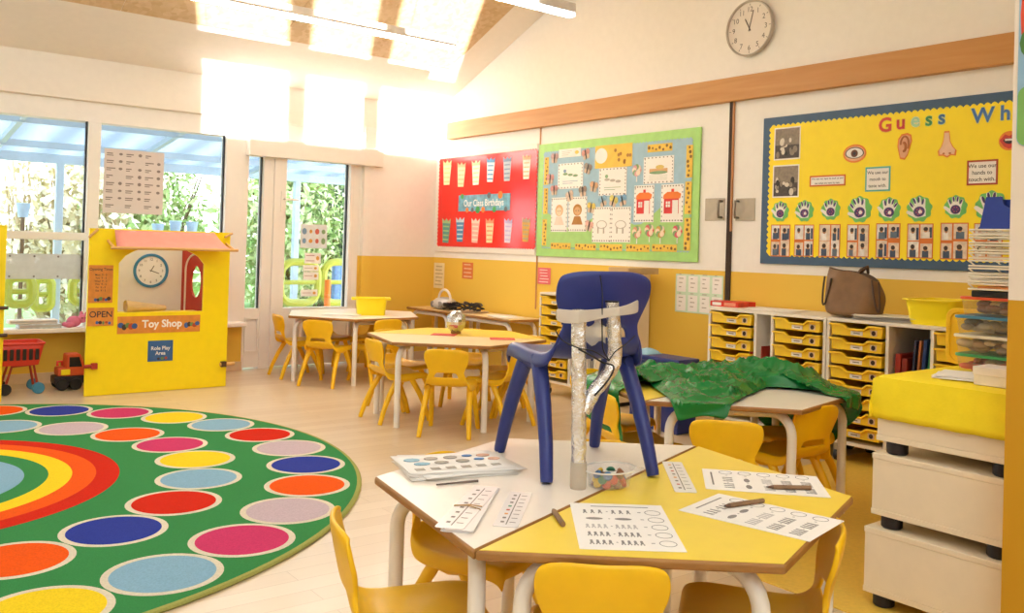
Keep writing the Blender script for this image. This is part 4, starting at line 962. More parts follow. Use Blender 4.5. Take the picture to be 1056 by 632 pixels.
# --- green board
gu0, gu1, gv0, gv1 = rw(556, 200)[0], rw(722.5, 200)[0], 1.052, 1.998
t = thing('display_board', 'lime green and sky blue display board full of pictures, in the middle of the wall', 'board', at_rw((gu0+gu1)/2, gv0, 0))
b = MB(); b.rect(RW, gu0, gv0, gu1, gv1, .0, .014); b.build('border', mat('lime border', 'a6d878', .5), t, bevel=.003)
bw = .075; b = MB(); b.prism(RW, scallop(gu0+bw, gv0+bw, gu1-bw, gv1-bw, .03, .010), .0142, .016); b.build('sky_paper', mat('sky paper', '9dbfd0', .55), t)
H_ = [(gu0+bw, gv0+bw+.002), (gu1-bw, gv0+bw+.002)]
top = [(gu1-bw-(gu1-gu0-2*bw)*k/24, gv0+.30+.07*math.sin(k*.55+1)+.10*math.exp(-((k-4)/3)**2)) for k in range(25)]
b = MB(); b.prism(RW, H_+top, .0162, .0175); b.build('hill_paper', mat('hill paper', 'a4d07a', .55), t)
def gpx(x, y): return 540+x/3.72, 120+y/3.72
N0 = .0178
M_SPOT = mat('yellow spotted card', 'eac24a', .6); M_SP2 = mat('brown spots', '7a5a2a', .7)
STR = [(88, 210, 16, 105, 'upper left edge'), (85, 325, 16, 98, 'middle of the left edge'), (80, 445, 16, 100, 'lower left edge'), (523, 120, 95, 30, 'top edge'), (637, 172, 25, 125, 'upper right edge'), (632, 312, 25, 125, 'middle of the right edge'), (628, 452, 25, 125, 'lower right edge'), (142, 497, 76, 24, 'bottom edge, leftmost'), (237, 501, 80, 24, 'bottom edge, second from the left'), (335, 503, 86, 26, 'bottom edge, middle'), (438, 505, 90, 28, 'bottom edge, fourth from the left'), (540, 505, 95, 28, 'bottom edge, rightmost')]
for x, y, w_, h_, where in STR:
    u, v, wd, ht = wall_item(*gpx(x, y), w_/3.72, h_/3.72, .018); P = RW.at(u, v); t = thing('spotted_strip', 'yellow spotted card strip at the %s of the green board' % where, 'strip', at_rw(u, v, N0), 0, 'spotted strips on the green board')
    b = MB(); b.rect(P, -wd/2, -ht/2, wd/2, ht/2, N0, N0+.0012); b.build('card', M_SPOT, t)
    b = MB(); rn = random.Random(x); L = max(wd, ht)
    for k in range(7):
        q = -.43+.86*k/6; r = min(wd, ht)*(.13+.1*rn.random()); c_ = (q*wd, rn.uniform(-.25, .25)*ht) if wd > ht else (rn.uniform(-.25, .25)*wd, q*ht); b.prism(P, circ(r, 10, *c_), N0+.0012, N0+.0015)
    b.build('spots', M_SP2, t)
def art(name, x, y, w_, h_, label, cat, draw, mats, border=True, rot=0):
    u, v, wd, ht = wall_item(*gpx(x, y), w_/3.72, h_/3.72, .018); P = RW.at(u, v, rot)
    t = thing(name, label, cat, at_rw(u, v, N0), 0, 'pictures on the green board')
    b = MB(); b.rect(P, -wd/2, -ht/2, wd/2, ht/2, N0, N0+.0016); b.build('paper', M_PAPER, t)
    if border:
        b = MB(); n = 7
        for k in range(n+1):
            for s in (-1, 1):
                b.rect(P, -wd/2+(k+.25)/(n+1.)*wd-.004, s*ht*.455-.004, -wd/2+(k+.25)/(n+1.)*wd+.008, s*ht*.455+.005, N0+.0016, N0+.0019)
                b.rect(P, s*wd*.455-.004, -ht/2+(k+.25)/(n+1.)*ht-.004, s*wd*.455+.004, -ht/2+(k+.25)/(n+1.)*ht+.006, N0+.0016, N0+.0019)
        b.build('dashed_border', M_INK, t)
    b = MB(); draw(b, P, wd, ht, N0+.0017); b.build('drawing', mats, t)
def d_dragon(b, P, w_, h_, n):
    for k in range(3): b.mtl(0).prism(P, circ(w_*.10, 14, w_*(-.2+.2*k), h_*(.08-.04*k), h_*.05), n, n+.0004)
    b.mtl(1).prism(P, circ(w_*.06, 10, -w_*.22, h_*.2, h_*.07), n+.0004, n+.0008); b.rect(P, -w_*.3, -h_*.22, w_*.3, -h_*.20, n, n+.0004); b.rect(P, -w_*.3, -h_*.3, w_*.1, -h_*.28, n, n+.0004)
def d_castle(b, P, w_, h_, n):
    b.mtl(0).rect(P, -w_*.3, -h_*.12, w_*.3, h_*.05, n, n+.0004); b.mtl(1).prism(P, circ(w_*.3, 16, 0, -h_*.1, h_*.06), n+.0004, n+.0008); b.mtl(2).prism(P, circ(w_*.14, 12, w_*.05, h_*.1, h_*.08), n+.0004, n+.0008)
    for k in range(3): b.mtl(1).rect(P, -w_*.3, -h_*(.22+.07*k), w_*.3, -h_*(.21+.07*k), n, n+.0004)
def d_face(b, P, w_, h_, n):
    b.mtl(0).prism(P, circ(w_*.24, 18, 0, h_*.12, h_*.17), n, n+.0004); b.mtl(1).prism(P, circ(w_*.17, 16, 0, h_*.09, h_*.12), n+.0004, n+.0008); b.mtl(2).prism(P, [(-w_*.3, -h_*.3), (w_*.3, -h_*.3), (w_*.16, -h_*.06), (-w_*.16, -h_*.06)], n, n+.0004)
    for s in (-1, 1): b.mtl(3).prism(P, circ(w_*.022, 8, s*w_*.07, h_*.1), n+.0008, n+.001)
def d_sketch(b, P, w_, h_, n):
    b.mtl(0).prism(P, circ(w_*.28, 18, 0, 0, h_*.12), n, n+.0004); b.mtl(1).prism(P, circ(w_*.24, 18, 0, 0, h_*.10), n+.0004, n+.0006)
    for k in range(2): b.mtl(0).rect(P, -w_*.22+w_*.3*k, -h_*.25, -w_*.14+w_*.3*k, -h_*.08, n+.0006, n+.001)
def d_house(b, P, w_, h_, n):
    b.mtl(0).rect(P, -w_*.36, -h_*.27, w_*.30, h_*.14, n, n+.0008); b.mtl(1).prism(P, [(-w_*.40, h_*.12), (w_*.36, h_*.12), (w_*.40, h_*.24), (w_*.24, h_*.30), (-w_*.22, h_*.30), (-w_*.38, h_*.22)], n+.0008, n+.0016)
    b.mtl(0).rect(P, -w_*.04, h_*.28, w_*.08, h_*.38, n, n+.0008); b.mtl(2).rect(P, -w_*.27, -h_*.10, -w_*.08, h_*.05, n+.0008, n+.0014); b.mtl(2).rect(P, w_*.02, -h_*.34, w_*.28, h_*.08, n+.0008, n+.0014)
    b.mtl(0).rect(P, -w_*.185, -h_*.10, -w_*.165, h_*.05, n+.0014, n+.0018); b.rect(P, -w_*.27, -h_*.03, -w_*.08, -h_*.018, n+.0014, n+.0018)
def d_label(b, P, w_, h_, n):
    for k in range(3): b.rect(P, w_*(-.36+.0*k), h_*(.2-.22*k), w_*(.1-.08*k), h_*(.25-.22*k), n, n+.0004)
    b.mtl(1).prism(P, circ(w_*.09, 12, w_*.32, 0, h_*.22), n, n+.0004)
def d_sun(b, P, w_, h_, n):
    b.mtl(0).rect(P, -w_*.5, -h_*.5, w_*.5, h_*.5, n, n+.0004); b.mtl(1).prism(P, circ(w_*.17, 24, -w_*.33, h_*.05, h_*.34), n+.0004, n+.0008); rn = random.Random(3)
    for k in range(8): b.mtl(2).prism(P, circ(w_*.035, 9, w_*rn.uniform(.05, .45), h_*rn.uniform(-.35, .35), h_*.08), n+.0004, n+.0008)
MG = mat('sketch green', '86a87e', .7); MBR = mat('skin crayon', 'd8aa7a', .7); MHR = mat('hair crayon', 'b8823a', .7); MTX = mat('faint print', 'b8b0a4', .7)
art('spotted_picture', 345, 152, 142, 88, 'large yellow picture with a white sun near the top of the green board', 'picture', d_sun, [M_SPOT, M_PAPER, mat('crayon brown', 'b07a3a', .7)], False)
art('title_label', 178, 140, 84, 32, 'white title label with small print at the upper left of the green board', 'label', d_label, [MTX, M_SPOT], False)
art('child_drawing', 180, 228, 96, 98, 'square dragon drawing at the upper left of the green board', 'drawing', d_dragon, [MG, mat('sketch blue', '7a98b8', .7)])
art('child_drawing', 342, 250, 106, 106, 'square sketch under the large yellow picture of the green board', 'drawing', d_dragon, [MTX, MG])
art('child_drawing', 518, 205, 116, 104, 'square castle drawing at the upper right of the green board', 'drawing', d_castle, [MBR, MG, mat('sketch yellow', 'd8c06a', .7)])
art('child_portrait', 137, 377, 62, 132, 'tall pale portrait drawing at the left of the green board', 'drawing', d_face, [MBR, mat('pale skin crayon', 'ead0b0', .7), mat('sketch pink', 'e8d0c0', .7), M_DINK])
art('child_portrait', 207, 375, 70, 134, 'tall portrait with brown hair, second from the left on the green board', 'drawing', d_face, [MHR, MBR, mat('crayon brown', 'b07a3a', .7), M_DINK])
art('child_drawing', 300, 415, 72, 136, 'tall faint elephant sketch at the bottom middle of the green board, left of the pair', 'drawing', d_sketch, [MTX, M_PAPER])
art('child_drawing', 373, 415, 76, 136, 'tall faint elephant sketch at the bottom middle of the green board, right of the pair', 'drawing', d_sketch, [MTX, M_PAPER])
art('house_painting', 462, 335, 76, 142, 'red house with orange roof on white paper, left of the two house pictures', 'painting', d_house, [M_RED, M_ORANGE, M_PAPER])
art('house_painting', 570, 333, 86, 146, 'red house with orange roof on white paper, right of the two house pictures', 'painting', d_house, [M_RED, M_ORANGE, M_PAPER])
FL = [(435, 450, 'first lollipop flower from the left in the bottom row of the green board', 'd89a7a'), (483, 443, 'second lollipop flower from the left in the bottom row of the green board', 'd86a6a'), (525, 448, 'third lollipop flower from the left in the bottom row of the green board', 'c8a04a'), (590, 447, 'pink lollipop flower at the right end of the bottom row of the green board', 'd85a66'), (435, 213, 'lollipop flower in the blue sky left of the castle drawing', 'd8a0a0')]
for x, y, lab, col in FL:
    u, v, wd, ht = wall_item(*gpx(x, y), 8, 12, .018); P = RW.at(u, v); t = thing('paper_flower', lab, 'flower', at_rw(u, v, N0), 0, 'paper flowers on the green board'); rn = random.Random(x)
    b = MB(); b.rect(P, -.004, -.075, .004, 0, N0, N0+.001); b.build('stick', M_PAPER, t)
    b = MB()
    for k in range(8): b.mi = k % 3; a = k*PI/4; b.prism(P, circ(.022, 10, .026*math.cos(a), .012+.026*math.sin(a)), N0+.001+.0003*k, N0+.0022+.0003*k)
    b.build('petals', [mat('petal '+col, col, .6), mat('petal pale', 'e8d0b8', .6), mat('petal green', '86a878', .6)], t)
BF = [(120, 160, 'by the upper left strip'), (240, 145, 'between the title label and the yellow picture'), (247, 200, 'right of the dragon drawing'), (270, 270, 'left of the square sketch'), (228, 287, 'below the dragon drawing, right of centre'), (178, 305, 'below the dragon drawing'), (118, 283, 'above the pale portrait'), (103, 240, 'left of the dragon drawing'), (305, 325, 'above the left elephant sketch'), (345, 325, 'between the two elephant sketches'), (380, 322, 'above the right elephant sketch'), (260, 350, 'right of the brown haired portrait'), (252, 420, 'left of the left elephant sketch')]
BC = ['c09a94', 'd0988c', '9a8e84', 'd8a880', '948478', 'd0b8a4', 'c88a80', 'd0948c', '8ab0c8', 'e0d070', '7aa8c8', 'e0c860', 'e0b0a0']
for k, (x, y, where) in enumerate(BF):
    u, v, wd, ht = wall_item(*gpx(x, y), 9, 10, .018); P = RW.at(u, v, random.uniform(-.4, .4)); t = thing('paper_butterfly', 'small paper butterfly %s on the green board' % where, 'butterfly', at_rw(u, v, N0), 0, 'paper butterflies on the green board'); col = BC[k]
    b = MB(); b.prism(P, circ(.024, 10, -.024, .014, .027), N0+.002, N0+.0032); b.prism(P, circ(.024, 10, .024, .014, .027), N0+.002, N0+.0032); b.mtl(1).prism(P, circ(.018, 10, -.019, -.022, .021), N0+.002, N0+.0032); b.prism(P, circ(.018, 10, .019, -.022, .021), N0+.002, N0+.0032)
    b.build('wings', [mat('wing '+col, col, .6, var=.25, scale=60), mat('wing pale', 'd8c0a8', .6)], t)
    b = MB(); b.prism(P, circ(.007, 8, 0, 0, .045), N0+.0032, N0+.0045); b.build('body', M_DINK, t)

# --- yellow board
yu0, yu1, yv0, yv1 = rw(787, 200)[0], -1.35, 1.062, 2.006
t = thing('display_board', 'large yellow display board with navy border, lettering and hand prints', 'board', at_rw((yu0+yu1)/2, yv0, 0))
b = MB(); b.rect(RW, yu0, yv0, yu1, yv1, .0, .014); b.build('border', mat('slate blue border', '3c5a78', .5), t, bevel=.003)
bw = .062; b = MB(); b.prism(RW, scallop(yu0+bw, yv0+bw, yu1-bw, yv1-bw, .036, .014), .0142, .0165); b.build('yellow_paper', mat('yellow backing paper', 'fde20c', .5, var=.02), t)
N1 = .017
def letter(ch, px, py, hp, col, label, edge='f0e6c0'):
    u, v, wd, ht = wall_item(px, py, 8, hp, .018); P = RW.at(u, v); sz = ht/.70 if ch.isupper() or ch == 'h' else ht/.52
    t = thing('letter_cutout', label, 'letter', at_rw(u, v, N1), 0, 'cut-out title letters')
    b = MB(); text_mb(b, P, ch, 0, -ht/2, sz, N1+.0004, bold=.045); b.build('outline', mat('letter edge '+edge, edge, .6), t)
    b = MB(); text_mb(b, P, ch, 0, -ht/2, sz, N1+.0012, bold=.018); b.build('letter', mat('letter '+col, col, .5), t)
letter('G', 913, 128.5, 14, 'd8442a', 'red capital G at the start of the title on the yellow board', 'd8a04a')
letter('u', 929, 127.5, 10.5, 'c8302a', 'red letter u of the title on the yellow board', 'e0b050')
letter('e', 944, 125, 10.5, 'a8d8b0', 'pale green letter e of the title on the yellow board')
letter('s', 958, 124, 10.5, '2f8a4a', 'green letter s of the title, left of the blue s', 'b8d080')
letter('s', 971.3, 122.3, 10.5, '3a6a9a', 'blue letter s ending the first title word', 'a8c8b0')
letter('W', 1013.6, 118.4, 15, '3f70b0', 'blue capital W starting the second title word', 'b8c8a0')
letter('h', 1037, 115.8, 15, '4a7ab8', 'blue letter h after the W, beside the near wall', 'b8c8a0')
# old photographs
for px, py, w_, h_, lab in ((811.9, 147.8, 27, 33.5, 'upper black and white classroom photograph on the yellow board'), (810.4, 186.8, 27, 33.5, 'lower black and white classroom photograph on the yellow board')):
    u, v, wd, ht = wall_item(px, py, w_, h_, .018); P = RW.at(u, v); t = thing('old_photograph', lab, 'photograph', at_rw(u, v, N1), 0, 'black and white photographs')
    b = MB(); b.rect(P, -wd/2, -ht/2, wd/2, ht/2, N1, N1+.0012); b.build('white_margin', M_PAPER, t)
    b = MB(); rn = random.Random(int(py)); b.rect(P, -wd*.46, -ht*.46, wd*.46, ht*.46, N1+.0012, N1+.0014)
    b.mtl(1).rect(P, -wd*.46, -ht*.46, wd*.46, -ht*.05, N1+.0014, N1+.0016)
    for k in range(14): b.mi = rn.choice([2, 2, 3, 0]); b.prism(P, circ(wd*rn.uniform(.04, .10), 9, wd*rn.uniform(-.36, .36), ht*rn.uniform(-.36, .12), ht*rn.uniform(.04, .12)), N1+.0016+.0001*k, N1+.0019+.0001*k)
    b.build('print', [mat('photo grey', '8c7e6c', .5, var=.2, scale=50), mat('photo dark', '4a4038', .5, var=.3, scale=60), mat('photo white', 'd8cebc', .5), mat('photo black', '2a2420', .5)], t)
# pictures of the senses
def sense(name, px, py, w_, h_, label, draw, mats):
    u, v, wd, ht = wall_item(px, py, w_, h_, .018); P = RW.at(u, v); t = thing(name, label, 'picture', at_rw(u, v, N1), 0, 'pictures of the senses'); draw(t, P, wd, ht)
M_SKIN = mat('printed skin', 'e8b088', .6); M_SKD = mat('printed skin shade', 'b8703c', .6); M_HALO = mat('orange cut edge', 'e8862a', .6)
def d_eye(t, P, w_, h_):
    b = MB(); b.prism(P, [(x*1.0, y) for x, y in circ(w_*.5, 24, 0, 0, h_*.5)], N1, N1+.001); b.build('cut_edge', M_HALO, t)
    b = MB(); b.prism(P, circ(w_*.43, 24, 0, 0, h_*.40), N1+.001, N1+.0016); b.build('skin', M_SKIN, t)
    lid = [(w_*.36*math.cos(a), h_*.30*math.sin(a)*(1 if math.sin(a) > 0 else .8)) for a in [2*PI*k/24 for k in range(24)]]
    b = MB(); b.prism(P, [(x*1.12, y*1.15) for x, y in lid], N1+.0016, N1+.0019); b.build('lashes', M_DINK, t)
    b = MB(); b.prism(P, lid, N1+.0019, N1+.0022); b.build('eyeball', M_PAPER, t)
    b = MB(); b.prism(P, circ(w_*.15, 20), N1+.0022, N1+.0025); b.mtl(1).prism(P, circ(w_*.07, 16), N1+.0025, N1+.0028); b.build('iris', [mat('brown iris', '6a3a1e', .4), M_DINK], t)
def blob_(pts): return pts
def d_ear(t, P, w_, h_):
    E = [(-.28, -.46), (.02, -.5), (.2, -.34), (.34, -.05), (.46, .2), (.40, .42), (.15, .5), (-.2, .47), (-.42, .30), (-.46, .02), (-.36, -.25)]
    b = MB(); b.prism(P, [(x*w_*1.1, y*h_*1.06) for x, y in E], N1, N1+.001); b.build('cut_edge', M_HALO, t, bevel=.0003)
    b = MB(); b.prism(P, [(x*w_*.92, y*h_*.92) for x, y in E], N1+.001, N1+.0018); b.build('ear', M_SKIN, t)
    b = MB(); b.tube([P.p(w_*.28*math.cos(a), h_*(.08+.32*math.sin(a)), N1+.0018) for a in [-.6+k*.42 for k in range(10)]], .0055, 6); b.tube([P.p(-w_*.05+w_*.14*math.cos(a), h_*(-.02+.17*math.sin(a)), N1+.0018) for a in [-1.8+k*.5 for k in range(8)]], .008, 6); b.build('folds', M_SKD, t, smooth=True)
def d_nose(t, P, w_, h_):
    E = [(-.16, .5), (.1, .5), (.16, .1), (.3, -.1), (.48, -.25), (.44, -.44), (.2, -.42), (.02, -.5), (-.2, -.42), (-.42, -.42), (-.46, -.24), (-.3, -.08), (-.2, .15)]
    b = MB(); b.prism(P, [(x*w_*1.1, y*h_*1.06) for x, y in E], N1, N1+.001); b.build('cut_edge', M_HALO, t)
    b = MB(); b.prism(P, [(x*w_*.92, y*h_*.93) for x, y in E], N1+.001, N1+.0018); b.build('nose', mat('printed pale skin', 'ecc4a4', .6), t)
    b = MB()
    for s in (-1, 1): b.prism(P, circ(w_*.07, 10, s*w_*.17, -h_*.36, h_*.04), N1+.0018, N1+.0022)
    b.build('nostrils', M_SKD, t)
def d_mouth(t, P, w_, h_):
    b = MB(); b.prism(P, circ(w_*.5, 24, 0, 0, h_*.5), N1, N1+.001); b.build('cut_edge', M_HALO, t)
    L = [(-.46, .04), (-.2, .34), (0, .24), (.2, .34), (.46, .04), (.24, -.3), (0, -.42), (-.24, -.3)]
    b = MB(); b.prism(P, [(x*w_, y*h_) for x, y in L], N1+.001, N1+.0018); b.build('lips', mat('printed lips', 'c83a2e', .5), t)
    b = MB(); b.prism(P, [(x*w_*.66, y*h_*.42) for x, y in L], N1+.0018, N1+.0021); b.mtl(1).rect(P, -w_*.2, 0, w_*.2, h_*.1, N1+.0021, N1+.0024); b.build('teeth', [M_DINK, M_PAPER], t)
sense('eye_picture', 881.4, 158.3, 24, 19, 'cut-out picture of a brown eye on the yellow board', d_eye, 0)
sense('ear_picture', 933, 151, 15, 26, 'cut-out picture of an ear on the yellow board', d_ear, 0)
sense('nose_picture', 976.8, 148.8, 19, 26, 'cut-out picture of a nose on the yellow board', d_nose, 0)
sense('mouth_picture', 1041, 145, 22, 20, 'cut-out picture of red lips half hidden by the near wall', d_mouth, 0)
def word_card(px, py, w_, h_, lines, size, edge, label):
    u, v, wd, ht = wall_item(px, py, w_, h_, .018); P = RW.at(u, v); t = thing('word_card', label, 'card', at_rw(u, v, N1), 0, 'word cards on the yellow board')
    b = MB(); b.rect(P, -wd/2, -ht/2, wd/2, ht/2, N1, N1+.0012); b.build('border', mat('card edge '+edge, edge, .6), t)
    b = MB(); m_ = .010; b.rect(P, -wd/2+m_, -ht/2+m_, wd/2-m_, ht/2-m_, N1+.0012, N1+.0016); b.build('paper', M_PAPER, t)
    b = MB(); n = len(lines)
    for i, l in enumerate(lines): text_mb(b, P, l, 0, ht*.5*(1-2*(i+.5)/n)*.80-size*.33, size, N1+.002, bold=.01)
    b.build('lettering', M_DINK, t)
word_card(853.3, 186.3, 37, 11.5, ['We use our eyes to look at and', 'see what we want to see.'], .0165, 'd8702a', 'small orange edged word card about eyes on the yellow board')
word_card(905.2, 184.6, 26, 25.5, ['We use our', 'mouth to', 'taste with.'], .0265, '5ab0a8', 'teal edged word card about the mouth in the middle of the yellow board')
word_card(1013, 177.8, 32, 26, ['We use our', 'hands to', 'touch with.'], .030, 'b04a2a', 'red brown edged word card about hands at the right of the yellow board')
# hand prints
def hand_shape(b, P, s, n, mirror=1, rot=0):
    Q = P.at(0, 0, rot)
    def cap(x0, y0, x1, y1, r0, r1, n0):
        a = math.atan2(y1-y0, x1-x0); pts = [(x0+r0*math.cos(a+PI/2+k*PI/5), y0+r0*math.sin(a+PI/2+k*PI/5)) for k in range(6)]+[(x1+r1*math.cos(a-PI/2+k*PI/5), y1+r1*math.sin(a-PI/2+k*PI/5)) for k in range(6)]
        b.prism(Q, [(mirror*x*s, y*s) for x, y in pts], n0, n0+.0006)
    b.prism(Q, [(mirror*x*s, y*s) for x, y in [(-.26, -.40), (.22, -.42), (.30, -.1), (.28, .10), (0, .14), (-.27, .08), (-.33, -.15)]], n, n+.0006)
    for k, (x0, y0, x1, y1, r0, r1) in enumerate([(-.21, .0, -.38, .36, .10, .07), (-.08, .05, -.13, .50, .10, .075), (.07, .05, .11, .50, .10, .075), (.20, .0, .33, .36, .095, .065), (-.22, -.28, -.58, -.02, .12, .08)]): cap(x0, y0, x1, y1, r0, r1, n+.0001*(k+1))
HP = [(804.8, 218), (829.8, 217.5), (856.8, 216), (886.7, 216), (917, 216), (948.2, 215.3), (985.7, 213.4), (1022.6, 213.4)]
ordn = ['first', 'second', 'third', 'fourth', 'fifth', 'sixth', 'seventh', 'eighth']
M_HG = mat('hand green', '74c46a', .6); M_DOTS = mat('pink dots', 'd85a7a', .6)
for k, (px, py) in enumerate(HP):
    wpx = [20, 21, 21, 26, 24, 26, 23, 32][k]; u, v, wd, ht = wall_item(px, py, wpx, wpx*1.02, .018); r = ht*.5; P = RW.at(u, v); mir = 1 if k % 3 else 1
    t = thing('hand_print', 'white hand print with purple palm on green, %s from the left in its row' % ordn[k], 'hand print', at_rw(u, v, N1), 0, 'hand prints on the yellow board')
    b = MB(); b.prism(P, [(r*(1+.06*math.sin(9*a))*math.cos(a)*.98, r*(1+.06*math.sin(9*a))*math.sin(a)) for a in [2*PI*i/48 for i in range(48)]], N1, N1+.001); b.build('green_backing', M_HG, t)
    b = MB(); hand_shape(b, P, r*1.62, N1+.001, mir, [-.15, .1, .05, .3, -.2, .25, 0, 0][k]); b.build('hand', M_PAPER, t)
    Q = P.at(0, -r*.22, [-.15, .1, .05, .3, -.2, .25, 0, 0][k]); b = MB(); s = r*1.62
    if k in (0, 2, 6): b.prism(Q, circ(s*.27, 16, 0, 0, s*.25), N1+.0022, N1+.0028)
    else: b.ring(Q, circ(s*.28, 16, 0, 0, s*.25), circ(s*.10, 16, s*.05, -s*.02), N1+.0022, N1+.0028)
    for x, y, a in ((-.30, .42, 1.95), (-.11, .56, 1.75), (.10, .56, 1.4), (.28, .42, 1.1)):
        Z = Q.at(x*s, y*s, a); b.prism(Z, circ(s*.15, 10, 0, 0, s*.052), N1+.0022, N1+.0028)
    b.mtl(1)
    for i in range(6): a = i*1.05; b.prism(Q, circ(s*.03, 6, s*.14*math.cos(a), s*.13*math.sin(a)), N1+.0028, N1+.0031)
    b.build('paint', [M_PURPLE, M_DOTS], t)
# photo grids
GR_ = [(804.8, 248, 20, 33), (829, 248, 20, 33), (855.4, 248, 22, 34), (884.7, 248.2, 23, 34), (915.6, 248.2, 25, 36), (948.7, 248.4, 27, 36), (984, 248.6, 29, 38), (1019, 249.5, 30, 39)]
PH = [mat('photo %s' % c_, c_, .5, var=.15, scale=40) for c_ in ('e0cdb8', '3a4a62', '3c2a20', 'e6e0da', 'b8825a', '5a6a7a')]
for k, (px, py, w_, h_) in enumerate(GR_):
    u, v, wd, ht = wall_item(px, py, w_, h_, .018); P = RW.at(u, v); rn = random.Random(k+60)
    t = thing('photo_sheet', 'orange sheet with four school photos, %s from the left under the hand prints' % ordn[k], 'photo sheet', at_rw(u, v, N1), 0, 'photo sheets on the yellow board')
    b = MB(); b.rect(P, -wd/2, -ht/2, wd/2, ht/2, N1, N1+.001); b.build('orange_sheet', mat('orange sheet', 'd8762a', .6), t)
    sx = rn.uniform(-.06, .06)
    for qx, qy in ((0, 1), (1, 1), (0, 0), (1, 0)):
        x0, x1 = (-.46, -.03+sx) if qx == 0 else (.03+sx, .46); sy = rn.uniform(-.05, .05); y0, y1 = (-.47, -.03+sy) if qy == 0 else (.03+sy, .47)
        b = MB(); b.mtl(rn.choice([0, 3, 0])).rect(P, x0*wd, y0*ht, x1*wd, y1*ht, N1+.001, N1+.0014); cx_, cy_ = (x0+x1)/2*wd, (y0+y1)/2*ht; ww_, hh_ = (x1-x0)*wd, (y1-y0)*ht
        b.mtl(rn.choice([1, 3, 5])).rect(P, cx_-ww_*.32, cy_-hh_*.5, cx_+ww_*rn.uniform(.1, .32), cy_-hh_*.02, N1+.0014, N1+.0017)
        b.mtl(4).prism(P, circ(ww_*.17, 10, cx_-ww_*.05, cy_+hh_*.08, hh_*.15), N1+.0017, N1+.0019); b.mtl(2).prism(P, circ(ww_*.20, 10, cx_-ww_*.05, cy_+hh_*.18, hh_*.15), N1+.0019, N1+.0021)
        if rn.random() < .5: b.mtl(1).rect(P, cx_+ww_*.25, cy_-hh_*.45, cx_+ww_*.48, cy_+hh_*.3, N1+.0014, N1+.0016)
        b.build('photo', PH, t)
# --- handles, wall cards, sheets below the boards
for px, pxh, lab in ((737.5, 745, 'brushed steel handle plate left of the brown panel gap'), (769, 762, 'brushed steel handle plate right of the brown panel gap')):
    u, v, wd, ht = wall_item(px, 216, 20, 23, .0); P = RW.at(u, v); t = thing('handle_plate', lab, 'handle', at_rw(u, v, 0), 0, 'panel handles'); uh = rw(pxh, 216)[0]-u
    b = MB(); b.rect(P, -wd/2, -ht/2, wd/2, ht/2, .0, .004); b.build('plate', M_STEEL, t, bevel=.001)
    b = MB(); b.tube([P.p(uh, -.055, .004), P.p(uh, -.055, .04), P.p(uh+.006, -.035, .052), P.p(uh+.006, .035, .052), P.p(uh, .055, .04), P.p(uh, .055, .004)], .008, 8); b.build('grip', mat('dark steel', '8a8074', .35, metal=.8), t, smooth=True)
def wall_card(px, py, w_, h_, col, label, lines=4, ink='9a8a70', name='wall_card'):
    u, v, wd, ht = wall_item(px, py, w_, h_, 0); P = RW.at(u, v); t = thing(name, label, 'card', at_rw(u, v, 0)); b = MB(); b.rect(P, -wd/2, -ht/2, wd/2, ht/2, .0005, .003); b.build('card', mat('card '+col, col, .5), t)
    b = MB(); rn = random.Random(int(px))
    for k in range(lines): y = ht*(.36-.72*k/max(1, lines-1)); b.rect(P, -wd*rn.uniform(.25, .42), y-ht*.025, wd*rn.uniform(.2, .42), y+ht*.025, .003, .0034)
    b.build('print', mat('card ink '+ink, ink, .6), t)
wall_card(453, 284, 10.5, 26, 'eee0b8', 'tall cream card on the yellow wall behind the radio', 6, 'c8b88a')
wall_card(482.5, 279, 11, 17, 'd8763a', 'small orange card on the yellow wall under the red board', 4, 'f0d0b0')
wall_card(561.5, 284.5, 13, 17, 'e0666a', 'small pink card on the yellow wall under the green board', 5, 'f4d8d0')
u0, v0_ = rw(697, 301); u1, _ = rw(746, 303); va, vb = rw(697, 321)[1], rw(697, 282)[1]
t = thing('chart_sheet', 'pale green and white chart of small pictures on the yellow wall beside the brown gap', 'chart', at_rw((u0+u1)/2, (va+vb)/2, 0)); P = RW
b = MB(); b.rect(P, u0, va, u1-.0, vb, .0005, .003); b.build('backing', mat('mint border', 'cfe6cc', .5), t)
for i in range(4):
    for j in range(2):
        du = (u1-u0)/4; dv = (vb-va)/2; a0, b0 = u0+du*i+.012, va+dv*j+.01; b = MB(); b.rect(P, a0, b0, a0+du-.022, b0+dv-.022, .003, .0036); sh = b.build('picture_sheet', M_PAPER, t); b = MB()
        for k in range(4): b.rect(P, a0+.02, b0+.03+k*.03, a0+.02+.02+.01*((i+k) % 3), b0+.037+k*.03, .0036, .004)
        b.build('print', mat('faint print', 'b8b0a4', .7), sh)
# poster on the near wall
P = Plane((XN, 0, 0), (0, -1, 0), (0, 0, 1)); t = thing('rainbow_poster', 'rounded rainbow and tree poster on the near wall at the right edge', 'poster', (XN, .75, 1.6))
pa, pb = -1.073, -.55
b = MB(); b.prism(P, rrect(pa, 1.435, pb, 2.15, .025), .0005, .003); b.build('sheet', mat('poster sky', '8fb4cc', .5), t); b = MB()
for k, c_ in enumerate(('r', 'o', 'y', 'g', 'b')): b.mtl(k).ring(P, [(pa+.25+(.246-.032*k)*math.cos(a), 1.80+(.335-.045*k)*math.sin(a)) for a in [2*PI*i/40 for i in range(40)]], [(pa+.25+(.214-.032*k)*math.cos(a), 1.80+(.29-.045*k)*math.sin(a)) for a in [2*PI*i/40 for i in range(40)]], .003, .0036)
b.build('rainbow', [mat('poster red', 'd8482a', .5), mat('poster orange', 'e88a3a', .5), mat('poster yellow', 'e8cc4a', .5), mat('poster green', '6aa85a', .5), mat('poster blue', '5a86b8', .5)], t)
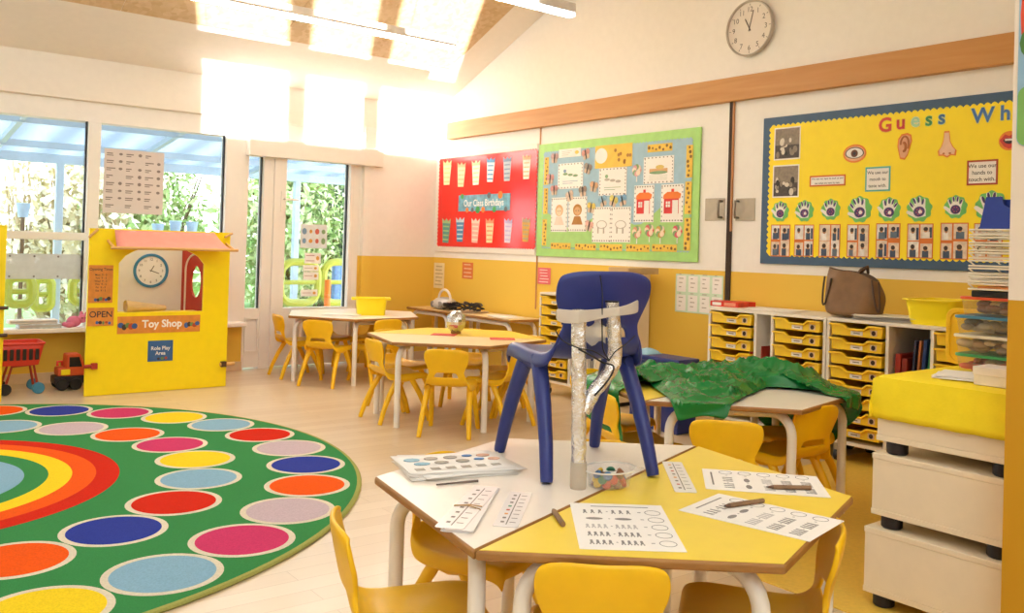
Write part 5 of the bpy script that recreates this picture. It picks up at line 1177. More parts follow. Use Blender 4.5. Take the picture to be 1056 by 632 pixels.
b = MB(); b.prism(P, rrect(pa+.002, 1.437, pb-.002, 1.60, .024), .003, .0042); b.build('meadow', mat('poster meadow', '7cb05a', .5), t)
b = MB(); b.rect(P, pa+.02, 1.53, pa+.06, 1.72, .0042, .005); b.mtl(1).prism(P, circ(.10, 20, pa+.104, 1.72, .075), .005, .0056); b.build('tree', [mat('poster bark', '5a4028', .6), mat('poster leaves', '4a7a3a', .6)], t)

# ================================================================== TOY SHOP
SY = 6.655
def arch_panel(P, u0, v0, u1, v1, hu0, hv0, hu1, hv1, n0, n1, b, k=12, rise=.11):
    """panel with an opening whose top is an arch"""
    arc = [(hu1+(hu0-hu1)*i/k, hv1-rise+rise*math.sin(PI*i/k)**.6) for i in range(k+1)]
    inner = [(hu0, hv0), (hu1, hv0)]+arc
    m_ = len(inner); outer = [(u0, v0), (u1, v0)]+[(u1+(u0-u1)*i/k, v1) for i in range(k+1)]
    b.ring(P, outer, inner, n0, n1)
t = thing('toy_shop', 'yellow toy shop front with pink awning and arched serving window', 'playhouse', (2.03, SY, 0)); SP = Plane((0, SY, 0), (1, 0, 0), (0, 0, 1))
b = MB(); arch_panel(SP, 1.537, .002, 2.53, 1.165, 1.737, .575, 2.338, 1.055, -.012, .012, b, 14, .13); b.build('front_panel', M_PLAYY, t, bevel=.002)
b = MB(); b.box(1.70, SY+.012, .545, 2.36, SY+.26, .563); b.build('counter', M_PLAYY, t, bevel=.003)
b = MB(); n = 13
def awn(i, j): q = j/6; return Vector((1.70+(2.405-1.70)*i/(n-1)-.02*q+(.10*q*i/(n-1)), SY-.018-.15*q, 1.158-.122*q-.014*math.sin(PI*q)))
b.grid(awn, n, 7); o = b.build('awning', M_PINK, t, smooth=True); x = o.modifiers.new('thickness', 'SOLIDIFY'); x.thickness = .004
b = MB(); b.tube([(1.64, SY-.17, 1.034), (2.53, SY-.17, 1.034)], .011, 10); b.build('awning_pole', mat('pine dowel', 'd8a860', .5), t, smooth=True)
for x in (1.66, 2.50):
    b = MB(); b.tube([(x, SY-.01, 1.08), (x, SY-.17, 1.034)], .010, 8); b.build('pole_bracket', MATS['pine dowel'], t, smooth=True)
WPL = Plane((0, 7.235, 0), (1, 0, 0), (0, 0, 1)); b = MB(); b.rect(WPL, 1.71, .012, 2.372, 1.10, -.01, .01); b.build('white_back_panel', M_WHITE, t, bevel=.002)
A_ = Vector((2.372, 7.235, 0)); B_ = Vector((2.53, 6.68, 0)); RP_ = Plane(A_, (B_-A_), (0, 0, 1)); Lr = (B_-A_).length
kq = 40; ell = [(.192+.066*math.cos(2*PI*i/kq), .775+.125*math.sin(2*PI*i/kq)) for i in range(kq)]
def sq(a_): c_, s__ = math.cos(a_), math.sin(a_); m__ = max(abs(c_), abs(s__)); return c_/m__, s__/m__
outq = [(((Lr-.192) if sq(2*PI*i/kq)[0] > 0 else .192)*sq(2*PI*i/kq)[0]+.192, ((1.10-.775) if sq(2*PI*i/kq)[1] > 0 else .763)*sq(2*PI*i/kq)[1]+.775) for i in range(kq)]
b = MB(); b.ring(RP_, outq, ell, -.01, .01); b.build('red_side_panel', mat('red play panel', 'c0341e', .45), t, bevel=.002)
k = 14; arc = [(.19-.125*math.cos(PI*i/k), .86+.13*math.sin(PI*i/k)) for i in range(k+1)]
b = MB(); b.tube([RP_.p(.065, .32, .014)]+[RP_.p(u, v, .014) for u, v in arc]+[RP_.p(.315, .32, .014)], .008, 6, False); b.build('arch_trim', mat('pale edge trim', 'f0e2cc', .5), t, smooth=True)
for x, m, nm in ((1.575, M_DRED, 'red_connector'), (2.50, MATS['pine dowel'], 'wooden_connector')):
    p = on_y(95 if x < 2 else 228, 377 if x < 2 else 375, SY); b = MB(); b.tube([(p.x-.06 if x < 2 else p.x-.02, SY-.03, p.z), (p.x+.02 if x < 2 else p.x+.09, SY-.03, p.z)], .013, 10); b.build(nm, m, t, smooth=True)
    b = MB(); b.box(p.x-.012, SY-.045, p.z-.02, p.x+.025, SY-.012, p.z+.02); b.build('connector_clip', M_DRED if x < 2 else MATS['dark leather strap'], t)
for x in (1.56, 2.51):
    b = MB(); b.tube([(x-.03, SY-.03, 1.10 if x < 2 else 1.13), (x+.03, SY-.02, 1.16)], .009, 8); b.build('corner_peg', MATS['pine dowel'], t, smooth=True)
p = on_y(155.5, 279, 7.225); PT = WPL.at(p.x, p.z); t2 = thing('toy_clock', 'toy clock with blue rim on the white panel inside the toy shop', 'clock', (p.x, 7.22, p.z))
b = MB(); b.ring(PT, circ(.133, 40), circ(.112, 40), .011, .024); b.build('rim', mat('blue clock rim', '3f86ae', .4), t2, bevel=.003)
b = MB(); b.prism(PT, circ(.114, 40), .011, .014); b.build('dial', M_PAPER, t2)
b = MB()
for i in range(1, 13): a = PI/2-i*PI/6; b = MB(); text_mb(b, PT, str(i), .088*math.cos(a), .088*math.sin(a)-.009, .026, .0145, bold=.01); b.build('numeral', M_NUM, t2)
for nm, a, l in (('hour_hand', 60, .045), ('minute_hand', -20, .065)):
    b = MB(); b.rect(PT.at(0, 0, math.radians(a)), -.01, -.003, l, .003, .0155, .0170); b.build(nm, M_NUM, t2)
def shop_sign(name, px0, py0, px1, py1, m, label, lines, dark=True, n=.0125):
    a = on_y(px0, py1, SY-.013); c_ = on_y(px1, py0, SY-.013); u, v, wd, ht = (a.x+c_.x)/2, (a.z+c_.z)/2, c_.x-a.x, c_.z-a.z; P = SP.at(u, v)
    t = thing(name, label, 'sign', (u, SY-.013, v)); b = MB(); b.rect(P, -wd/2, -ht/2, wd/2, ht/2, n, n+.003); b.build('card', m, t)
    for (s, x, y, size, mm, xs, bo) in lines:
        b = MB(); text_mb(b, P, s, x*wd, y*ht, size, n+.0036, bold=bo, xs=xs); b.build('lettering', mm, t)
    return t, P, wd, ht
M_OS = mat('orange sign', 'dc8c36', .5, var=.10, scale=25)
t, P, wd, ht = shop_sign('opening_times_sign', 90.5, 273.5, 117, 312.5, M_OS, 'tall orange opening times sign on the left of the toy shop', [('Opening Times', 0, .36, .026, M_DINK, .95, .012)]+[(d, 0, .22-.083*k, .0185, M_DINK, 1, .008) for k, d in enumerate(('Mon  9 - 5', 'Tue  9 - 5', 'Wed  9 - 5', 'Thu  9 - 5', 'Fri  9 - 5', 'Sat  9 - 5'))])
def toys(t, P, x0, x1, y, h, seed, n=6, nn=.0158):
    rn = random.Random(seed); b = MB()
    for k in range(n): b.mi = k % 4; b.prism(P, circ(h*rn.uniform(.35, .55), 9, x0+(x1-x0)*(k+.5)/n, y+rn.uniform(-.2, .2)*h, h*rn.uniform(.35, .6)), nn+.0002*k, nn+.0004+.0002*k)
    b.build('toy_pictures', [mat('toy blue', '3f5f9a', .5), mat('toy dark', '3a2e28', .5), mat('toy green', '6a8a4a', .5), mat('toy red', 'b8482a', .5)], t)
toys(t, P, -wd*.25, wd*.4, -ht*.40, .026, 4)
t, P, wd, ht = shop_sign('open_sign', 90, 317, 117.5, 336.5, M_OS, 'orange OPEN sign below the opening times sign', [('OPEN', 0, -.02, .060, M_DINK, .98, .012)]); toys(t, P, -wd*.2, wd*.4, -ht*.33, .022, 5, 5)
t, P, wd, ht = shop_sign('toy_shop_sign', 120.5, 324.5, 206.5, 344.5, M_OS, 'wide orange sign with white toy shop lettering under the serving window', [('Toy Shop', .03, -.16, .074, M_PAPER, .98, .03)]); toys(t, P, -wd*.48, -wd*.28, -ht*.05, .042, 6, 5); toys(t, P, wd*.31, wd*.48, -ht*.05, .042, 7, 5)
t, P, wd, ht = shop_sign('role_play_sign', 152, 350.5, 178.5, 373, mat('blue sign', '2f5f96', .5, var=.1), 'blue role play area sign on the lower front of the toy shop', [('Role Play', 0, .05, .038, M_PAPER, .95, .02), ('Area', 0, -.19, .038, M_PAPER, .95, .02)]); toys(t, P, -wd*.3, wd*.3, -ht*.35, .022, 8, 4)
p = on_y(150, 316, SY+.13); t = thing('paper_bag', 'crumpled tan paper bag lying on the toy shop counter', 'bag', (p.x, SY+.13, .563)); rn = random.Random(4)
b = MB(); b.grid(lambda i, j: Vector((p.x-.12+.26*j/8, SY+.13, .608))+Vector((.02*noise.noise(Vector((i, j, 1))), .055*math.cos(2*PI*(i % 12)/12)*(1-.4*j/8), (.043*(1-.55*j/8)+.008*noise.noise(Vector((i % 12, j, 5))))*math.sin(2*PI*(i % 12)/12)-.015*j/8)), 13, 9); b.build('bag', mat('tan kraft paper', 'dcbc84', .7, bump=.2), t, smooth=True, ang=20)
b = MB(); b.grid(lambda i, j: Vector((p.x-.12-.02*(j), SY+.13, .608))+Vector((0, .06*math.cos(2*PI*(i % 12)/12), .046*math.sin(2*PI*(i % 12)/12))), 13, 2); b.build('folded_top', MATS['tan kraft paper'], t, smooth=True)

# second yellow panel at the left edge
t = thing('play_screen', 'second yellow play panel cut off by the left edge of the picture', 'panel', (.75, SY+.04, 0)); e = on_y(5.2, 320, SY).x
SP2 = Plane((0, SY+.04, 0), (1, 0, 0), (0, 0, 1)); b = MB(); arch_panel(SP2, .10, .002, e, 1.165, .30, .5, e-.2, 1.02, -.012, .012, b, 12, .1); b.build('panel', M_PLAYY, t, bevel=.002)
for z in (.62, .44):
    b = MB(); b.tube([(e-.03, SY+.015, z), (e+.02, SY+.015, z)], .012, 8); b.build('connector', MATS['dark leather strap'], t, smooth=True)
b = MB(); b.box(.14, SY+.05, 0, .18, SY+.24, .02); b.build('foot', M_PLAYY, t, bevel=.003); b = MB(); b.box(e-.10, SY+.05, 0, e-.06, SY+.24, .02); b.build('foot', M_PLAYY, t)
# shopping cart
cy = 7.02; c0 = on_y(-6, 347, cy); c1 = on_y(43, 352, cy); t = thing('toy_trolley', 'red plastic toy shopping trolley with blue wheels on the floor left of the toy shop', 'trolley', ((c0.x+c1.x)/2, cy, 0)); M_RP = mat('red toy plastic', 'd83a22', .4)
zb_, zt_ = on_y(20, 375, cy).z, c1.z; b = MB(); x0, x1 = c0.x, c1.x
def basket(i, j): s_ = j/3; hx = (x1-x0)/2*(.80+.20*s_); hy = .13*(.85+.15*s_); k = i % 20; P_ = rrect(-hx, -hy, hx, hy, .03, 4); return Vector(((x0+x1)/2+P_[k][0], cy+P_[k][1], zb_+(zt_-zb_)*s_))
b.grid(basket, 21, 4); b.add([basket(i, 0) for i in range(20)], [tuple(range(20))]); o = b.build('basket', M_RP, t, smooth=True, ang=50); x = o.modifiers.new('thickness', 'SOLIDIFY'); x.thickness = .006
b = MB(); b.tube([basket(i, 3) for i in range(21)], .008, 8, False); b.build('rim', M_RP, t, smooth=True)
b = MB()
for k in range(6): xx = x0+.05+(x1-x0-.1)*k/5; b.box(xx-.011, cy-.139, zb_+.04, xx+.011, cy-.129, zt_-.035)
b.build('basket_slots', M_DARK, t)
for sx, sy, m in ((x1-.03, -.10, mat('blue wheel', '3f86a8', .5)), (x1-.03, .10, MATS['blue wheel']), (x0+.06, -.1, M_BLACK), (x0+.06, .1, M_BLACK), ):
    b = MB(); b.lathe([(.012, -.014), (.036, -.014), (.04, -.008), (.04, .008), (.036, .014), (.012, .014)], (sx, cy+sy, .04), 18, Matrix.Rotation(PI/2, 4, 'X')); b.build('wheel', m, t, smooth=True, ang=30)
for yy in (cy-.08, cy+.08):
    b = MB(); b.tube([(x1-.03, yy, .04), (x1-.06, yy, zb_), (x0+.1, yy, zb_-.01), (x0+.06, yy, .04)], .009, 8); b.build('frame_bar', M_DRED, t, smooth=True)
b = MB(); b.tube([(x0+.02, cy-.12, zt_), (x0-.06, cy-.12, zt_+.08), (x0-.06, cy+.12, zt_+.08), (x0+.02, cy+.12, zt_)], .010, 8); b.build('handle', M_UPVC, t, smooth=True)
# toy truck
a_ = on_y(54, 390, 7.05); e_ = on_y(85, 390, 7.05); zt2 = on_y(70, 363, 7.05).z; t = thing('toy_truck', 'orange red toy truck with black wheels beside the toy shop panel', 'toy', ((a_.x+e_.x)/2, 7.05, 0)); x0, x1 = a_.x, e_.x
b = MB(); b.box(x0, 6.98, .045, x1, 7.12, .10); b.build('chassis', mat('toy black', '2a2224', .5), t, bevel=.008)
b = MB(); b.box(x0+.02, 6.985, .10, x1-.09, 7.115, .16); b.build('bed', mat('toy orange', 'd8582a', .45), t, bevel=.012)
b = MB(); P = Plane((0, 6.985, 0), (1, 0, 0), (0, 0, 1)); b.prism(P, [(x1-.13, .10), (x1, .10), (x1, .17), (x1-.03, zt2-.01), (x1-.12, zt2-.01)], -.13, 0); cabn = b.build('cab', MATS['toy orange'], t, bevel=.008)
b = MB(); b.prism(P, [(x1-.105, .165), (x1-.02, .165), (x1-.04, zt2-.03), (x1-.105, zt2-.03)], 0, .002); b.build('window', M_BLACK, cabn)
b = MB(); b.box(x0+.04, 6.97, .11, x0+.10, 6.985, .15); b.build('side_panel', M_TUB, t, bevel=.004)
b = MB(); b.tube([(x0+.03, 7.05, .17), (x0+.03, 7.05, .20), (x1-.14, 7.05, .20), (x1-.14, 7.05, .17)], .01, 8); b.build('roll_bar', M_RP, t, smooth=True)
for xx in (x0+.05, x1-.06):
    for yy in (6.975, 7.125):
        b = MB(); b.lathe([(.014, -.014), (.038, -.014), (.042, -.008), (.042, .008), (.038, .014), (.014, .014)], (xx, yy, .042), 18, Matrix.Rotation(PI/2, 4, 'X')); b.build('wheel', M_BLACK, t, smooth=True, ang=30)
# things on the sill
SZ = SILL-.02; sy = YW-.095
def sbox(px0, px1, z0, h, dy, m, label, name, rz=0):
    a, e = on_y(px0, 325, sy).x, on_y(px1, 325, sy).x; t = thing(name, label, 'box' if name == 'white_case' else 'book', ((a+e)/2, sy, z0)); b = MB(); b.box(a, sy-dy, z0, e, sy+dy, z0+h); b.build('cover', m, t, bevel=.004)
    b = MB(); b.box(a+.008, sy-dy-.001, z0+h*.28, e-.008, sy+dy-.01, z0+h*.75); b.build('pages', mat('page grey', 'b8b4b0', .7), t)
sbox(18, 62, SZ, .034, .065, mat('grey blue cover', 'c4ccd4', .5, var=.2, scale=30), 'pale thick book lying on the window sill', 'book')
sbox(8, 58, SZ+.035, .030, .060, M_PAPER, 'white flat case lying on the pale book on the window sill', 'white_case')
t = thing('soft_toy', 'pink soft toy slumped on the window sill beside the toy shop', 'soft toy', (on_y(78, 325, sy).x, sy, SZ)); x = on_y(78, 325, sy).x; M_PK = mat('pink plush', 'e07a98', .9, bump=.4, bscale=90)
b = MB(); b.ball((x-.01, sy, SZ+.042), .042, 12, (1.3, 1, 1)); b.ball((x+.045, sy-.02, SZ+.065), .034, 12); b.ball((x+.035, sy-.02, SZ+.10), .014, 8, (1, .6, 1.4)); b.ball((x+.07, sy-.02, SZ+.095), .014, 8, (1, .6, 1.4)); b.ball((x-.05, sy-.04, SZ+.02), .02, 8, (1.8, 1, 1)); b.ball((x-.055, sy+.02, SZ+.02), .02, 8, (1.8, 1, 1)); b.build('body', M_PK, t, smooth=True)
b = MB()
for dx in (.035, .06): b.ball((x+dx, sy-.053, SZ+.07), .005, 8)
b.build('eyes', M_BLACK, t, smooth=True)
# sheets fixed to the glass
def glass_sheet(name, px0, py0, px1, py1, label, draw, m=None, y=YW+.05):
    a = on_y(px0, py1, y); c_ = on_y(px1, py0, y); P = Plane((0, y, 0), (1, 0, 0), (0, 0, 1)).at((a.x+c_.x)/2, (a.z+c_.z)/2); wd, ht = c_.x-a.x, c_.z-a.z
    t = thing(name, label, 'poster', ((a.x+c_.x)/2, y, a.z)); b = MB(); b.rect(P, -wd/2, -ht/2, wd/2, ht/2, 0, .002); b.build('sheet', m or M_PAPER, t)
    if draw: draw(t, P, wd, ht)
def d_chart(t, P, w_, h_):
    b = MB(); rn = random.Random(1)
    for r_ in range(8):
        for c_ in range(3):
            x = -w_*.46+w_*.32*c_; y = h_*(.42-.115*r_); b.rect(P, x, y, x+w_*rn.uniform(.09, .15), y+h_*.018, .002, .0024); b.rect(P, x, y-h_*.028, x+w_*rn.uniform(.05, .12), y-h_*.014, .002, .0024)
            if rn.random() < .8: b.prism(P, circ(w_*.033, 7, x+w_*.23, y+h_*.005, h_*rn.uniform(.018, .03)), .002, .0024)
    b.build('print', mat('chart ink', '8a7e78', .8), t)
M_CHART = mat('chart paper', 'd8ccc6', .7, var=.02)
glass_sheet('picture_chart', 105.5, 158, 169.5, 219, 'large pale chart of words and small pictures taped to the window above the toy shop', d_chart, M_CHART)
def d_pics(t, P, w_, h_):
    b = MB(); rn = random.Random(2)
    for k in range(8): b.mi = k % 4; b.prism(P, circ(w_*rn.uniform(.05, .09), 9, w_*(-.36+.24*(k % 4)), h_*(.2 if k < 4 else -.2), h_*rn.uniform(.08, .14)), .002, .0025)
    b.build('pictures', [mat('pic blue', '7aa0c0', .6), mat('pic orange', 'd8a04a', .6), mat('pic red', 'c86a5a', .6), mat('pic green', '86a878', .6)], t)
def d_lines(t, P, w_, h_):
    b = MB(); n = max(1, round(h_/.05))
    for k in range(n): y = h_*(.5-(k+.5)/n); b.rect(P, -w_*.42, y-h_*.03, w_*.1, y+h_*.03, .002, .0024)
    b.mtl(1).prism(P, circ(w_*.1, 9, w_*.3, 0, h_*.22), .002, .0024); b.build('print', [mat('print rose', 'a8746a', .7), mat('pic orange', 'd8a04a', .6)], t)
YD = YW+.05
glass_sheet('picture_sheet', 309.5, 232, 337.5, 255.5, 'sheet of small animal pictures taped to the door glass', d_pics, mat('pale blue sheet', 'dfe6ea', .6), YD)
glass_sheet('door_note', 314, 261, 331, 271.5, 'uppermost small white note on the door glass, under the picture sheet', d_lines, None, YD)
glass_sheet('door_note', 312.5, 273.5, 328.5, 279.5, 'second small note on the door glass', d_lines, None, YD)
glass_sheet('door_note', 312.5, 280.5, 328.5, 288.5, 'third small note on the door glass', d_lines, None, YD)
glass_sheet('door_note', 310, 298.5, 327.5, 305.5, 'lowest small note on the door glass, near its bottom edge', d_lines, None, YD)
def d_lace(t, P, w_, h_):
    b = MB()
    for k in range(4):
        for s in (.40, -.40): b.prism(P, circ(.008, 8, -w_*.45+w_*.3*k, h_*s), .002, .003)
    b.build('pins', M_INK, t)
glass_sheet('frosted_sheet', 5, 262.5, 88, 287.5, 'wide frosted white sheet pinned across the low left window', d_lace, mat('frosted sheet', 'd4d6d6', .7, alpha=.8), YW+.045)

# ================================================================== ON THE NEAREST TABLE
TP_ = Plane((0, 0, TZ), (1, 0, 0), (0, 1, 0))
def quad_on(pxs, z=TZ): return [on_z(x, y, z) for x, y in pxs]
def sheet_frame(pxs, w_, h_, z=TZ):
    """plane for a sheet of true size w x h whose corners (tl, tr, br, bl) were seen at these pixels"""
    q = quad_on(pxs, z); c_ = sum(q, Vector())/4; r_ = ((q[1]-q[0])+(q[2]-q[3])); a = math.atan2(r_.y, r_.x); return Plane((c_.x, c_.y, z), (1, 0, 0), (0, 1, 0)).at(0, 0, a), c_
def qsize(pxs): q = quad_on(pxs); return ((q[1]-q[0]).length+(q[2]-q[3]).length)/2, ((q[3]-q[0]).length+(q[2]-q[1]).length)/2
def worksheet(pxs, label, flip=False, seed=1):
    w_, h_ = qsize(pxs); P, c_ = sheet_frame(pxs, w_, h_); t = thing('worksheet', label, 'worksheet', c_, 0, 'sum worksheets on the nearest table')
    b = MB(); b.rect(P, -w_/2, -h_/2, w_/2, h_/2, .0004, .0012); b.build('paper', M_PAPER, t)
    b = MB(); n = .0013; rn = random.Random(seed)
    if w_ > h_*1.25: PW, ww_, hh_ = P, w_, h_
    else: PW, ww_, hh_ = P, w_, h_
    b.rect(PW, -ww_*.28, hh_*.42, ww_*.34, hh_*.435, n, n+.0002)
    for r_ in range(5):
        y = hh_*(.30-.165*r_); c1 = 3 if r_ == 0 else (1 if r_ == 1 else 4)
        for g in (0, 1):
            for k in range(c1):
                x = ww_*(-.40+.30*g)+ww_*.24*(k+.5)/c1; b.mi = 0 if r_ != 2 else 1
                if r_ == 1: b.prism(PW, circ(ww_*.09, 12, x, y, hh_*.025), n, n+.0003); continue
                b.rect(PW, x-ww_*.014, y-hh_*.025, x+ww_*.014, y+hh_*.012, n, n+.0003); b.prism(PW, circ(ww_*.015, 7, x, y+hh_*.026, hh_*.016), n, n+.0003)
                b.rect(PW, x-ww_*.022, y-hh_*.045, x-ww_*.008, y-hh_*.025, n, n+.0003); b.rect(PW, x+ww_*.008, y-hh_*.045, x+ww_*.022, y-hh_*.025, n, n+.0003)
        b.mi = 0; b.rect(PW, -ww_*.135, y-.001, -ww_*.115, y+.001, n, n+.0003); b.rect(PW, -ww_*.126, y-.003, -ww_*.124, y+.003, n, n+.0003); b.rect(PW, ww_*.20, y+.001, ww_*.235, y+.002, n, n+.0003); b.rect(PW, ww_*.20, y-.002, ww_*.235, y-.001, n, n+.0003)
        b.mi = 0; b.ring(PW, circ(ww_*.085, 24, ww_*.36, y, hh_*.058), circ(ww_*.078, 24, ww_*.36, y, hh_*.052), n, n+.0003)
    b.build('printed_sums', [mat('print dark grey', '8a8684', .8), mat('print light grey', 'bcb8b6', .8)], t); return P, c_, w_, h_
worksheet([(589, 519), (683, 521.5), (707, 570), (596, 566)], 'sum worksheet at the front of the yellow half, without a pencil on it')
worksheet([(701.5, 526), (743.5, 508), (869, 539), (833, 559.5)], 'sum worksheet at the right, with the lighter pencil on it', seed=2)
worksheet([(727.5, 503.5), (724, 483), (842, 492), (858, 514.5)], 'sum worksheet furthest back, with the dark tipped pencil on it', seed=3)
def pencil(x0, y0, x1, y1, r, label, z=TZ, dark=True):
    a = on_z(x0, y0, z); e = on_z(x1, y1, z); d = (e-a).normalized(); a = Vector((a.x, a.y, z+r)); e = Vector((e.x, e.y, z+r)); t = thing('pencil', label, 'pencil', ((a.x+e.x)/2, (a.y+e.y)/2, z), 0, 'brown pencils on the nearest table')
    M_TW = mat('brown twig wood', '8a6a4c', .7, var=.2, scale=40)
    b = MB(); b.tube([a+d*.018, a+d*.03, e], [r*.95, r, r], 8); b.build('barrel', M_TW, t, smooth=True, ang=50)
    b = MB(); b.tube([a+d*.005, a+d*.018], [r*.35, r*.95], 8); b.build('cone', mat('bare wood', '6a5040', .7), t, smooth=True)
    b = MB(); b.tube([a, a+d*.0055], [.0006, r*.35], 8); b.build('lead', M_BLACK, t, smooth=True)
pencil(790, 504.3, 836, 505.3, .0058, 'brown pencil with dark tip lying across the furthest worksheet', TZ+.0014)
pencil(746, 524.5, 787, 518.5, .0058, 'lighter brown pencil lying at a slant on the right worksheet', TZ+.0014)
pencil(569.5, 527.5, 580.5, 543.5, .0062, 'short stubby brown pencil on the yellow half beside the front worksheet', TZ)
a = on_z(450, 501, TZ); e = on_z(493, 497, TZ); b = MB(); b.tube([(a.x, a.y, TZ+.0032), (e.x, e.y, TZ+.0032)], [.0022, .003], 8); tag(b.build('paint_brush', mat('dark stick', '6a5a50', .6), smooth=True), 'thin dark stick lying below the pile of papers on the white half', 'stick')
# pile of papers at the left corner
pxs = [(421, 472), (505, 470), (535, 489), (424, 499)]; P, c_ = sheet_frame([(400, 478), (497, 470), (540, 488), (430, 499)], 0, 0); 
t = thing('paper_pile', 'pile of printed papers on the left corner of the white half', 'papers', c_); rn = random.Random(12); w_, h_ = .285, .20
P, c_ = sheet_frame([(416, 475), (508, 470), (534, 488), (425, 498)], 0, 0)
for k in range(9):
    Q = P.at(rn.uniform(-.014, .014), rn.uniform(-.010, .010), rn.uniform(-.13, .13)); z = .0006+.0016*k; cu = .006 if k > 6 else .001
    b = MB(); b.grid(lambda i, j: Q.p(-w_/2+w_*i/8, -h_/2+h_*j/6, z+cu*((i/8-.5)**2)*1.2), 9, 7); o = b.build('sheet', M_PAPER, t, smooth=True); x = o.modifiers.new('thickness', 'SOLIDIFY'); x.thickness = .0011; x.offset = 0
b = MB(); z += .0012
for i, (x, y, ww_, hh_, mi) in enumerate([(-.10, .04, .045, .035, 0), (-.045, .045, .04, .03, 1), (.01, .045, .04, .03, 1), (.06, .05, .03, .022, 2), (.105, .045, .04, .03, 3), (-.085, -.005, .045, .03, 0), (-.03, -.002, .04, .03, 1), (.03, 0, .04, .03, 1), (.08, .008, .03, .02, 2), (.12, .0, .035, .03, 3)]): b.mtl(mi).prism(Q, circ(ww_/2, 10, x, y, hh_/2), z+.001, z+.0022)
for k in range(6): b.mtl(1).rect(Q, -.12+.042*k, -.07, -.095+.042*k, -.05, z+.001, z+.0018)
b.build('print', [mat('print sky', '8ab4c8', .6), mat('print taupe', 'a8a094', .6), mat('print royal', '3f78b4', .6), mat('print peach', 'd8a890', .6)], t)
# laminated number cards
def number_card(pxs, label, marks, n=1, band=False):
    w_, h_ = qsize(pxs); P, c_ = sheet_frame(pxs, w_, h_); t = thing('number_card', label, 'card', c_, 0, 'laminated number cards'); rn = random.Random(int(pxs[0][0])); zt = 0
    for k in range(n):
        Q = P.at(rn.uniform(-.006, .006)*(n > 1), rn.uniform(-.006, .006)*(n > 1), rn.uniform(-.05, .05)*(n > 1)); b = MB(); b.prism(Q, rrect(-w_/2, -h_/2, w_/2, h_/2, .006), .0004+k*.0016, .0016+k*.0016); b.build('card', mat('laminated card', 'f0ebea', .2, var=.01), t); zt = .0016+k*.0016
    b = MB(); long_v = h_ > w_
    b.rect(Q, -.0012, -h_*.44, .0012, h_*.44, zt, zt+.0003)
    for k in range(8):
        y = h_*(.38-.76*k/7); b.mi = marks[k % len(marks)]; b.rect(Q, -w_*.26, y-.005, -w_*.12, y+.005, zt, zt+.0003); b.mtl(0).rect(Q, w_*.10, y-.002, w_*.34, y+.001, zt, zt+.0003)
    b.build('print', [M_INK, mat('mark green', '4a8a6a', .6), mat('mark red', 'b8483a', .6), mat('mark orange', 'd8944a', .6)], t)
    if band:
        b = MB(); b.tube([Q.p(-w_/2-.003, -.005, .001), Q.p(-w_/2, -.012, zt+.0015), Q.p(0, -.010, zt+.003), Q.p(w_/2, -.024, zt+.0015), Q.p(w_/2+.003, -.024, .001)], .0014, 6); b.tube([Q.p(-w_/2, -.016, zt+.0015), Q.p(0, -.003, zt+.003), Q.p(w_/2, -.004, zt+.0015)], .0014, 6); b.build('rubber_band', mat('tan rubber', 'b89468', .6), t, smooth=True)
number_card([(482, 503.5), (507, 505), (492, 551), (461, 548)], 'bundle of laminated number cards held by a rubber band', [0], 5, True)
number_card([(523, 507), (545, 508.5), (538.5, 545), (511, 543)], 'single laminated number card with coloured marks beside the banded bundle', [0, 0, 0, 1, 2, 3], 1)
number_card([(690, 476.5), (710, 477.5), (711, 508), (687.5, 507)], 'laminated number strip on the yellow half beside the blue chair leg', [3, 0, 2, 0], 1)
# tub of counters
p = on_z(628, 501, TZ); tc_ = p; t = thing('counter_tub', 'small clear plastic tub of coloured counters between the two table halves', 'tub', p)
M_CLR2 = mat('clear tub plastic', 'f4f1ee', .12, alpha=.13, var=.0)
b = MB(); b.lathe([(.040, .001), (.044, .003), (.050, .040), (.056, .043), (.058, .046), (.054, .046), (.048, .041), (.042, .005)], p, 32, Matrix.Diagonal((1.3, 1.05, 1)).to_4x4()); b.build('tub_body', M_CLR2, t, smooth=True)
b = MB(); b.tube([(p.x+.074*math.cos(2*PI*k/36), p.y+.060*math.sin(2*PI*k/36), TZ+.045) for k in range(37)], .0022, 6, False); b.build('rim', mat('frosted rim', 'f2ede6', .3, alpha=.75), t, smooth=True)
b = MB(); b.prism(Plane((p.x, p.y, TZ+.044), _rt, Vector((-_rt.y, _rt.x, 0))), rrect(.05, -.022, .088, .018, .012), 0, .0025); b.build('tab', M_CLR2, t)
rn = random.Random(3); CM = [mat('counter yellow', 'e8c030', .4), mat('counter white', 'ece6da', .4), mat('counter green', '2f7a5a', .4), mat('counter blue', '3a6a9a', .4), mat('counter brown', '8a5a3a', .4), mat('counter red', 'c83a2a', .4)]
k = 0
for ring_, rr_, zz in ((9, .031, .012), (4, .014, .011), (8, .029, .022), (4, .012, .022), (6, .027, .032), (2, .008, .032)):
    for i in range(ring_):
        a = 2*PI*i/ring_+zz*90; c_ = Vector((p.x+rr_*1.3*math.cos(a), p.y+rr_*1.05*math.sin(a), TZ+zz)); n_ = Vector((math.cos(a)*.8, math.sin(a)*.8, .6)).normalized() if rr_ > .02 else Vector((.1, .1, 1)).normalized()
        R3 = n_.to_track_quat('Z', 'Y').to_matrix().to_4x4(); b = MB(); b.lathe([(.002, -.0034), (.0105, -.0034), (.0118, -.001), (.0118, .001), (.0105, .0034), (.002, .0034)], c_, 14, R3)
        col = rn.randrange(6) if rn.random() < .9 else 5
        nm_ = ['yellow', 'white', 'green', 'blue', 'brown', 'red'][col]; o = b.build('counter', CM[col], smooth=True, ang=30); tag(o, '%s counter in the clear tub on the nearest table' % nm_, 'counter', '%s counters in the clear tub' % nm_); k += 1

